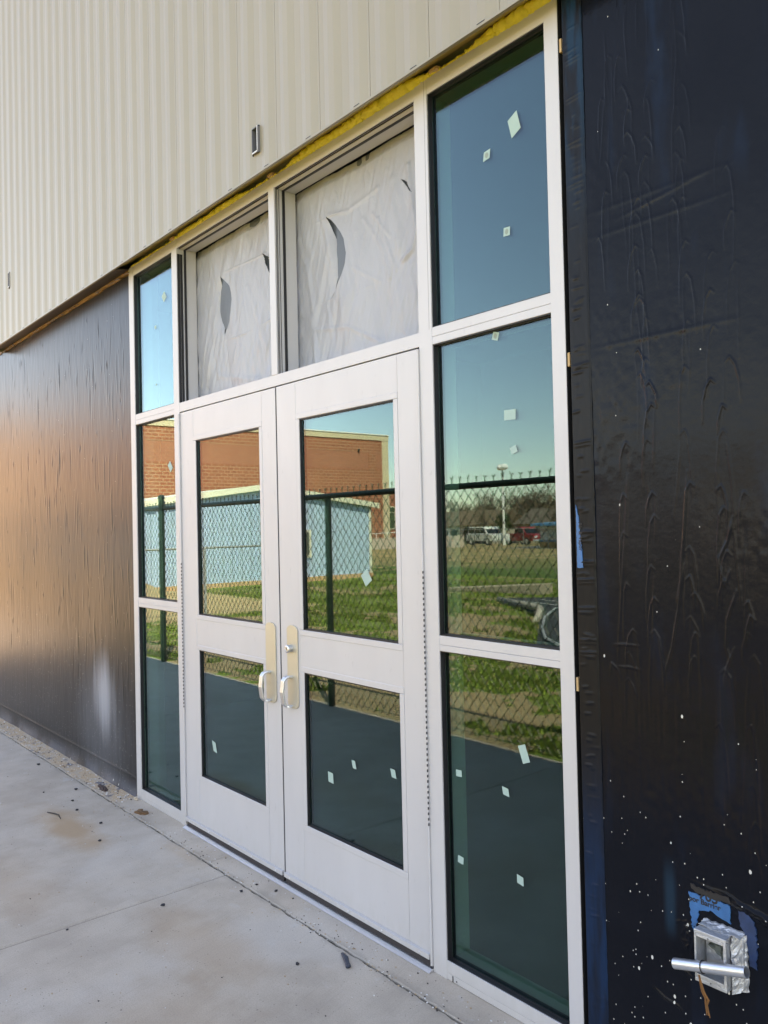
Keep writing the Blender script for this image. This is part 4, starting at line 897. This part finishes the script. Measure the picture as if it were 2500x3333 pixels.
wallseg('low_concrete_wall', (-10.0, -11.9), (-7.35, -12.1), .05, .5, RCONC, 'low tan concrete wall at the far side of the dark asphalt, seen in the right sidelight', 'wall', .22)
tag(recentre(MB().tube([(-7.3, -10.5, .0), (-4.95, -8.9, .10), (-4.80, -8.75, .08), (-4.3, -8.0, -.04)], .06, 10).build('concrete_kerb', RPIPE, smooth=True), (-7.3, -10.5, 0)), 'pale rounded concrete kerb stepping down beside the dark asphalt', 'kerb')
tag(recentre(MB().tube([(-5.3, -10.4, .03), (-5.1, -9.5, .03), (-4.4, -8.35, .03), (-3.60, -7.3, .03), (-2.9, -6.5, .03), (-2.3, -6.05, .03), (-1.7, -6.0, .03)], .022, 6).build('hose', plain('grey_hose', (.35, .36, .37), .5)), (-4, -7.5, 0)), 'grey hose lying along the edge of the dark asphalt', 'hose')

# --- teal shed
def m_rib(name, col, per, axis, rough=.45):
    g = N(name); p = g.xyz(); s = g.math('ABSOLUTE', g.math('SUBTRACT', g.math('FRACT', g.math('DIVIDE', p[axis], per)), .5))
    h = g.ss(s, .40, .46); n = g.noise(g.pos(), 1.5, 4)
    c = g.mix(n, [x*.9 for x in col], [x*1.1 for x in col]); c = g.mix(g.math('MULTIPLY', g.ss(s, .46, .49), .35), c, [x*.45 for x in col])
    g.pbr(c, rough, 0, g.bump(h, .8, .02)); return g.m
SHEDW = m_rib('pale_teal_ribbed_steel', (.44, .57, .74), .3, 1); SHEDX = m_rib('pale_teal_ribbed_steel_side', (.44, .57, .74), .3, 0)
TRIM = plain('cream_trim', (.78, .72, .58), .5); BASE = plain('orange_sandy_footing', (.60, .36, .20), .9)
sh_ = empty('shed', (-16, -10.4, 0), 'pale teal metal shed with cream gable trim behind the fence, reflected in the doors', 'shed'); PH = Part(sh_)
ya, yb, yc = -14.25, -10.4, -6.55; ze, zr = 2.22, 2.72
PH(MB().prism([(ya, .1), (yc, .1), (yc, ze), (yb, zr), (ya, ze)], 'x', -20.5, -16.0), 'wall', [SHEDW])
PH(MB().box(-20.55, -15.95, ya-.05, yc+.05, -.05, .1), 'footing', BASE)
rf = PH(MB().prism([(ya-.25, ze-.03), (yb, zr+.02), (yc+.25, ze-.03), (yc+.25, ze+.05), (yb, zr+.1), (ya-.25, ze+.05)], 'x', -20.8, -15.90), 'roof', plain('cream_roof_steel', (.70, .66, .55), .5))
PH(MB().prism([(ya-.27, ze-.09), (yb, zr-.03), (yc+.27, ze-.09), (yc+.27, ze+.07), (yb, zr+.13), (ya-.27, ze+.07)], 'x', -15.90, -15.86), 'gable_trim', TRIM)
PH(MB().box(-16.0, -15.96, ya-.01, ya+.06, .1, ze), 'corner_trim', TRIM)
wn = PH(MB().box(-15.995, -15.94, -11.92, -11.42, .68, 1.50), 'window', TRIM); PH(MB().box(-15.95, -15.935, -11.84, -11.50, .76, 1.42), 'pane', plain('dusty_window', (.10, .12, .10), .15), wn)
m2 = MB(); y = yb+.3
while y < yc: m2.box(-15.999, -15.965, y, y+.05, .1, ze+.15); y += .3
PH(m2, 'raised_ribs', SHEDW)
# --- brick hall
def m_brick(name, bw, rh, c1, c2, mort, axis):
    g = N(name); p = g.xyz(); t = g.n('ShaderNodeTexBrick'); g.set(t.inputs['Vector'], g.comb(p[axis], p[2], 0))
    for k, v in (('Color1', (*c1, 1)), ('Color2', (*c2, 1)), ('Mortar', (*mort, 1))): t.inputs[k].default_value = v
    t.inputs['Scale'].default_value = 1; t.inputs['Brick Width'].default_value = bw; t.inputs['Row Height'].default_value = rh; t.inputs['Mortar Size'].default_value = .026 if rh > .1 else .014; t.inputs['Bias'].default_value = 0
    n = g.noise(g.pos(), .8, 4); c = g.mix(g.math('MULTIPLY', n, .5), t.outputs['Color'], (c1[0]*.7, c1[1]*.7, c1[2]*.7))
    g.pbr(c, .9); return g.m
BB = m_brick('large_brown_brick', .42, .20, (.42, .13, .07), (.34, .10, .055), (.52, .29, .18), 1)
BF = m_brick('fine_red_brick', .30, .072, (.46, .145, .085), (.38, .12, .07), (.46, .22, .14), 1)
CAPM = plain('cream_precast', (.62, .50, .34), .8, 0, .08, 2); WCAP = plain('white_coping', (.8, .8, .78), .5)
hall = empty('brick_hall', (-39.7, -20, 0), 'tall red brick hall with cream banding beyond the shed', 'building'); PB2 = Part(hall)
xw = -39.7; y0_, y1_ = -35.25, -14.5
PB2(MB().box(-62, xw, y0_, y1_, -.5, 5.55).box(-62, xw, y0_, y1_, 6.78, 7.62), 'wall', BB)
PB2(MB().box(-61.99, xw-.012, y0_+.02, y1_, 5.55, 6.78), 'fine_brick_band', BF)
PB2(MB().box(xw-.02, xw+.03, y0_-.03, y0_+.55, -.5, 7.62), 'corner_pier', CAPM)
PB2(MB().box(-62.05, xw+.05, y0_-.05, y1_, 7.62, 7.98), 'parapet', CAPM); PB2(MB().box(-62.1, xw+.09, y0_-.1, y1_, 7.98, 8.05), 'coping', WCAP)
PB2(MB().box(xw-.01, xw+.04, -34.1, -33.5, 5.55, 6.78), 'band_end_pier', BB); PB2(MB().lump((xw+.05, -32.6, 6.86), .12, .08, .1, 3, .1), 'vent', plain('dark_vent', (.03, .02, .02), .6))
an = empty('tan_reflection_block', (-39.9, -2, 0), 'unseen tan block added beside the brick hall to colour the wall reflection', 'building'); PA = Part(an)  # unseen block, added so the left black wall reflects tan
PA(MB().box(-60, -39.9, -14.4, 12, -.5, 7.2), 'wall', plain('tan_reflection_wall', (.48, .37, .27), .9, 0, .15, .6)); PA(MB().box(-60, -39.8, -14.4, 12.1, 7.2, 7.5), 'coping', CAPM)
wing = empty('brick_wing', (-41.0, -38.5, 0), 'low brick wing with cream pier and tall window beside the hall', 'building'); PW = Part(wing)
PW(MB().box(-60, -41.0, -41.9, -35.3, -.5, 3.95), 'wall', BF); PW(MB().box(-60, -40.95, -41.95, -35.3, 3.95, 4.32), 'parapet', CAPM); PW(MB().box(-60, -40.93, -42.0, -35.3, 4.32, 4.37), 'coping', WCAP)
PW(MB().box(-41.02, -40.93, -41.93, -41.2, -.5, 3.95), 'pier', CAPM); PW(MB().box(-41.02, -40.93, -35.7, -35.3, -.5, 3.95), 'pier', CAPM)
wn = PW(MB().box(-41.02, -40.94, -36.9, -35.75, 1.35, 3.0), 'window', plain('cream_window_frame', (.7, .62, .48), .5)); PW(MB().box(-40.96, -40.935, -36.83, -35.82, 1.42, 2.55).box(-40.96, -40.935, -36.83, -35.82, 2.6, 2.94), 'pane', plain('dark_green_pane', (.05, .08, .04), .1), wn)
PW(MB().box(-40.9, -40.6, -41.95, -41.85, 3.12, 3.22), 'wall_lamp', WCAP)
rp = empty('access_ramp', (-39.0, -37, 0), 'pale ramp wall with a white handrail in front of the brick wing', 'ramp'); PR = Part(rp)
PR(MB().box(-39.2, -38.9, -41.9, -31.5, -.5, .75), 'ramp_wall', plain('pale_pink_concrete', (.55, .44, .36), .85))
m2 = MB(); m2.tube([(-39.05, -40.5, 1.22), (-39.05, -31.5, 1.05)], .03, 6)
for k in range(10): y = -40.5+k; m2.tube([(-39.05, y, .7), (-39.05, y, 1.25-.0167*k)], .025, 5)
PR(m2, 'handrail', WCAP)
# --- fences further off
def simple_fence(p, q, h, n, label, mesh=.16, rad=.004):
    GALV = globals()['GALV'] if p[1] > -20 else GALV_OLD
    f_ = empty('galvanised_fence', (*p, 0), label, 'fence'); Pq = Part(f_); P0, P1 = Vector((*p, 0)), Vector((*q, 0))
    Pq(MB().tube([P0+Vector((0, 0, h)), P1+Vector((0, 0, h))], .022, 6), 'top_rail', GALV)
    for k in range(n+1): a = P0.lerp(P1, k/n); Pq(MB().tube([a+Vector((0, 0, -.5 if h < 1.3 and a.y < -30 else -.05)), a+Vector((0, 0, h))], .028, 6), 'post', GALV)
    m = MB(); chain_mesh(m, (*p, 0), (*q, 0), .03, h, mesh, rad, False, 3); Pq(m, 'wire_mesh', GALV)
simple_fence((-9.4, -3.0), (-9.4, -7.0), 1.23, 2, 'low galvanised fence standing between the shed and the dark fence', .11, .0012)
simple_fence((-31, -32.6), (-26.9, -36.8), 1.24, 4, 'distant galvanised fence before the parked vehicles', .3, .004)
struct(MB().quad((-70, -31, .004), (-37.5, -25, .004), (-24, -40.5, -.09), (-40, -74, -.82)).quad((-24, -40.5, -.09), (30, -48, -.25), (30, -74, -.82), (-40, -74, -.82)).build('car_park', plain('grey_car_park', (.10, .10, .105), .9, 0, .15, 2)))
# --- vehicles
def wheel(P, x, y, z, r_, par=None):
    t = P(MB().tube([(x, y-.11, z), (x, y+.11, z)], r_, 18), 'wheel', BLACK); P(MB().tube([(x, y-.12, z), (x, y+.12, z)], r_*.6, 12), 'rim', ALUM2, t)
def vehicle(name, label, cat, loc, rz, L, col, roof, kind='suv'):
    v = empty(name, (0, 0, 0), label, cat); P = Part(v); paint = plain('paint_'+name, col, .3, 0, .04)
    h0, h1, h2 = .42, 1.05, 1.78
    P(MB().prism([(-L/2, h0), (L/2, h0), (L/2, .95), (L/2-.15, 1.05), (L/2-1.15, 1.12), (-L/2+.05, 1.12), (-L/2, .95)], 'y', -.93, .93), 'body', paint, bevel=.05)
    rb = -L/2+.1 if kind == 'suv' else -.75
    P(MB().prism([(L/2-1.2, 1.12), (L/2-1.95, h2), (rb+.25, h2), (rb, 1.12)], 'y', -.80, .80), 'cabin', paint, bevel=.06)
    gl = plain('vehicle_glass', (.02, .025, .03), .08)
    for s in (-1, 1):
        P(MB().prism([(L/2-1.45, 1.17), (L/2-1.98, 1.68), (L/2-2.55, 1.68), (L/2-2.55, 1.17)], 'y', s*.79, s*.815), 'side_window', gl)
        P(MB().prism([(L/2-2.65, 1.17), (L/2-2.65, 1.68), (max(rb+.35, L/2-3.5), 1.68), (max(rb+.2, L/2-3.6), 1.17)], 'y', s*.79, s*.815), 'side_window', gl)
        if kind == 'suv': P(MB().prism([(L/2-3.7, 1.17), (L/2-3.7, 1.68), (rb+.35, 1.68), (rb+.15, 1.17)], 'y', s*.79, s*.815), 'side_window', gl)
        for wx in (L/2-.95, -L/2+1.0): wheel(P, wx, s*.86, .38, .38)
        P(MB().box(L/2-.02, L/2+.02, s*.55-.16, s*.55+.16, .72, .92), 'headlight', WHT); P(MB().box(-L/2-.02, -L/2+.02, s*.78-.08, s*.78+.08, .7, 1.0), 'tail_light', plain('red_lens', (.4, .02, .02), .3))
    P(MB().prism([(L/2-1.21, 1.16), (L/2-1.26, 1.16), (L/2-1.92, 1.70), (L/2-1.87, 1.70)], 'y', -.70, .70), 'windscreen', gl)
    P(MB().box(L/2-.02, L/2+.08, -.9, .9, .4, .58).box(-L/2-.08, -L/2+.02, -.9, .9, .4, .58), 'bumper', ALUM2)
    v.location = loc; v.rotation_euler = (0, 0, rz)
vehicle('parked_suv', 'white parked car with dark windows beyond the far fence', 'car', (-49.5, -56.0, -.46), R(18), 5.2, (.75, .74, .71), 0)
vehicle('parked_pickup', 'red parked pickup truck beyond the far fence', 'pickup truck', (-48.2, -60, -.56), R(14), 5.0, (.32, .03, .035), 0, 'pickup')
# --- sports light pole
lp = empty('light_pole', (-46.5, -55, -.4), 'tall white light pole with twin lamp heads above the parked vehicles', 'light pole'); PLp = Part(lp)
PLp(MB().tube([(-46.5, -55, -.5), (-46.5, -55, 6.65)], [.14, .10], 10), 'pole', plain('white_pole', (.8, .79, .76), .5))
for s in (-.35, .35): PLp(MB().lump((-46.5+s, -55+s*.3, 6.85), .36, .36, .30, 1, .05, 10, 6), 'lamp_head', plain('white_lamp_head', (.85, .85, .85), .4))
# --- blue roofed dugout
dg = empty('dugout', (-30.6, -41, -.1), 'pale dugout with a flat blue roof and tan base beyond the far fence', 'dugout'); PD = Part(dg)
PD(MB().box(-30.6, -24, -43, -40.6, .42, 1.34), 'wall', plain('pale_grey_boards', (.58, .58, .53), .8)); PD(MB().box(-30.6, -24, -43, -40.58, -.15, .32), 'base', plain('tan_boards', (.50, .33, .14), .85))
PD(MB().box(-30.65, -24, -43, -40.55, .32, .42), 'blue_band', plain('blue_band_paint', (.06, .20, .30), .6)); PD(MB().prism([(-43.6, 1.50), (-40.0, 1.36), (-40.0, 1.52), (-43.6, 1.66)], 'x', -30.9, -23.5), 'roof', plain('blue_roof_steel', (.05, .22, .40), .45))
PD(MB().box(-30.6, -24, -42.9, -42.8, 1.34, 1.45), 'back_wall', plain('dark_back', (.08, .08, .08), .8))
# --- houses among the trees
def house(x, y, w_, d_, label, col, rc):
    h_ = empty('house', (x, y, -.86), label, 'house'); P = Part(h_)
    P(MB().box(x-w_/2, x+w_/2, y-d_/2, y+d_/2, -.86, 1.6), 'wall', plain('house_wall', col, .8)); P(MB().prism([(y-d_/2-.4, 1.5), (y+d_/2+.4, 1.5), (y, 3.3)], 'x', x-w_/2-.4, x+w_/2+.4), 'roof', plain('shingle_roof', rc, .9, 0, .2, 3))
    wn = P(MB().box(x-1, x+.2, y+d_/2-.02, y+d_/2+.05, 0, 1.2), 'window', TRIM); P(MB().box(x-.9, x+.1, y+d_/2+.05, y+d_/2+.06, .1, 1.1), 'pane', BLACK, wn); P(MB().box(x+1.2, x+w_/2-.3, y+d_/2-.02, y+d_/2+.03, -.86, 1.2), 'garage_opening', plain('dark_opening', (.03, .03, .03), .9))
house(-66, -72, 11, 7, 'pale house with brown shingle roof left of the white car', (.5, .45, .38), (.16, .11, .07)); house(-54, -74, 9, 6, 'dark roofed house half hidden behind the light pole', (.4, .33, .24), (.13, .10, .08))
# --- bare trees
BARK = plain('winter_twigs', (.17, .12, .08), .9, 0, .35, 2); BARK2 = plain('pale_winter_twigs', (.27, .21, .15), .9, 0, .35, 2); OLIVE = plain('olive_foliage', (.07, .085, .03), .8, 0, .4, 2)
def tree_proto(seed, h, mat, leaf=None):
    rn = random.Random(seed); mb = MB(); tips = []
    def br(p, d, L, r_, lev):
        n = 3; pts = [p]; q = p.copy(); dd = d.copy()
        for i in range(n): dd = (dd+Vector((rn.uniform(-.2, .2), rn.uniform(-.2, .2), rn.uniform(-.05, .15)))).normalized(); q = q+dd*L/n; pts.append(q.copy())
        mb.tube(pts, [r_*(1-.45*i/n) for i in range(n+1)], 5 if lev < 2 else 3, False)
        if lev >= 4: tips.append((q, dd)); return
        for k in range(rn.randint(3, 4) if lev else 6):
            t = rn.uniform(.45, 1) if lev else rn.uniform(.35, 1); b_ = pts[0].lerp(pts[-1], t); a = rn.uniform(0, 6.28); sp = rn.uniform(.45, .95)
            br(b_, (dd+Vector((math.cos(a), math.sin(a), rn.uniform(-.1, .4)))*sp).normalized(), L*rn.uniform(.5, .72), r_*.5, lev+1)
    br(Vector((0, 0, 0)), Vector((0, 0, 1)), h*.42, h*.022, 0)
    V = []
    for (q, d) in tips:
        for k in range(4):
            e = (d+Vector((rn.uniform(-1, 1), rn.uniform(-1, 1), rn.uniform(-.6, .9)))*.8).normalized()*h*rn.uniform(.04, .10); s_ = Vector((rn.uniform(-1, 1), rn.uniform(-1, 1), 0)).normalized()*h*.0022
            V.append((q-s_, q+s_, q+e))
            if leaf:
                for _ in range(3): c = q+e*rn.random(); u_ = Vector((rn.uniform(-1, 1), rn.uniform(-1, 1), rn.uniform(-1, 1)))*.14; v_ = Vector((rn.uniform(-1, 1), rn.uniform(-1, 1), rn.uniform(-1, 1)))*.14; V.append((c, c+u_, c+v_))
    root = bpy.data.objects.new('bare_tree', None); C.objects.link(root)
    tr_ = mb.build('trunk', mat, root); cr = tri_mesh('crown', np.array([[list(a) for a in t] for t in V]), leaf or mat); cr.parent = root
    return root
protos = [tree_proto(1, 8, BARK), tree_proto(2, 9, BARK), tree_proto(3, 7, BARK2)]
def copy_tree(o, loc, s, rz):
    c = o.copy(); C.objects.link(c); c.location = loc; c.scale = (s,)*3; c.rotation_euler = (0, 0, rz)
    for ch in o.children: k = ch.copy(); C.objects.link(k); k.parent = c
    return c
rn = random.Random(12); used = set(); tl = []
for i in range(44):
    x = -92+i*1.25+rn.uniform(-.8, .8); y = -rn.uniform(77, 92); tl.append((x, y, rn.uniform(.75, 1.1)*(1.05 if x < -60 else .9)))
for x, y, s in ((-60, -68, .8), (-51, -69, .78), (-48, -71, .8), (-63, -76, 1.05), (-57, -77, 1.1)): tl.append((x, y, s))
for i, (x, y, s) in enumerate(tl):
    k = i % 3; rz = rn.uniform(0, 6.28)
    if k not in used: used.add(k); o = protos[k]; o.location = (x, y, -.87); o.scale = (s,)*3; o.rotation_euler = (0, 0, rz)
    else: o = copy_tree(protos[k], (x, y, -.87), s, rz)
    o['category'] = 'tree'; o['group'] = 'bare trees beyond the car park'; o['label'] = ('bare brown winter tree', 'taller bare brown winter tree', 'pale barked bare tree')[k]+' in the row beyond the car park'
ol = tree_proto(9, 4.2, BARK, OLIVE); ol.location = (-57.5, -66, -.86); ol['label'] = 'short olive leafy tree behind the white car'; ol['category'] = 'tree'; ol.name = 'leafy_tree'
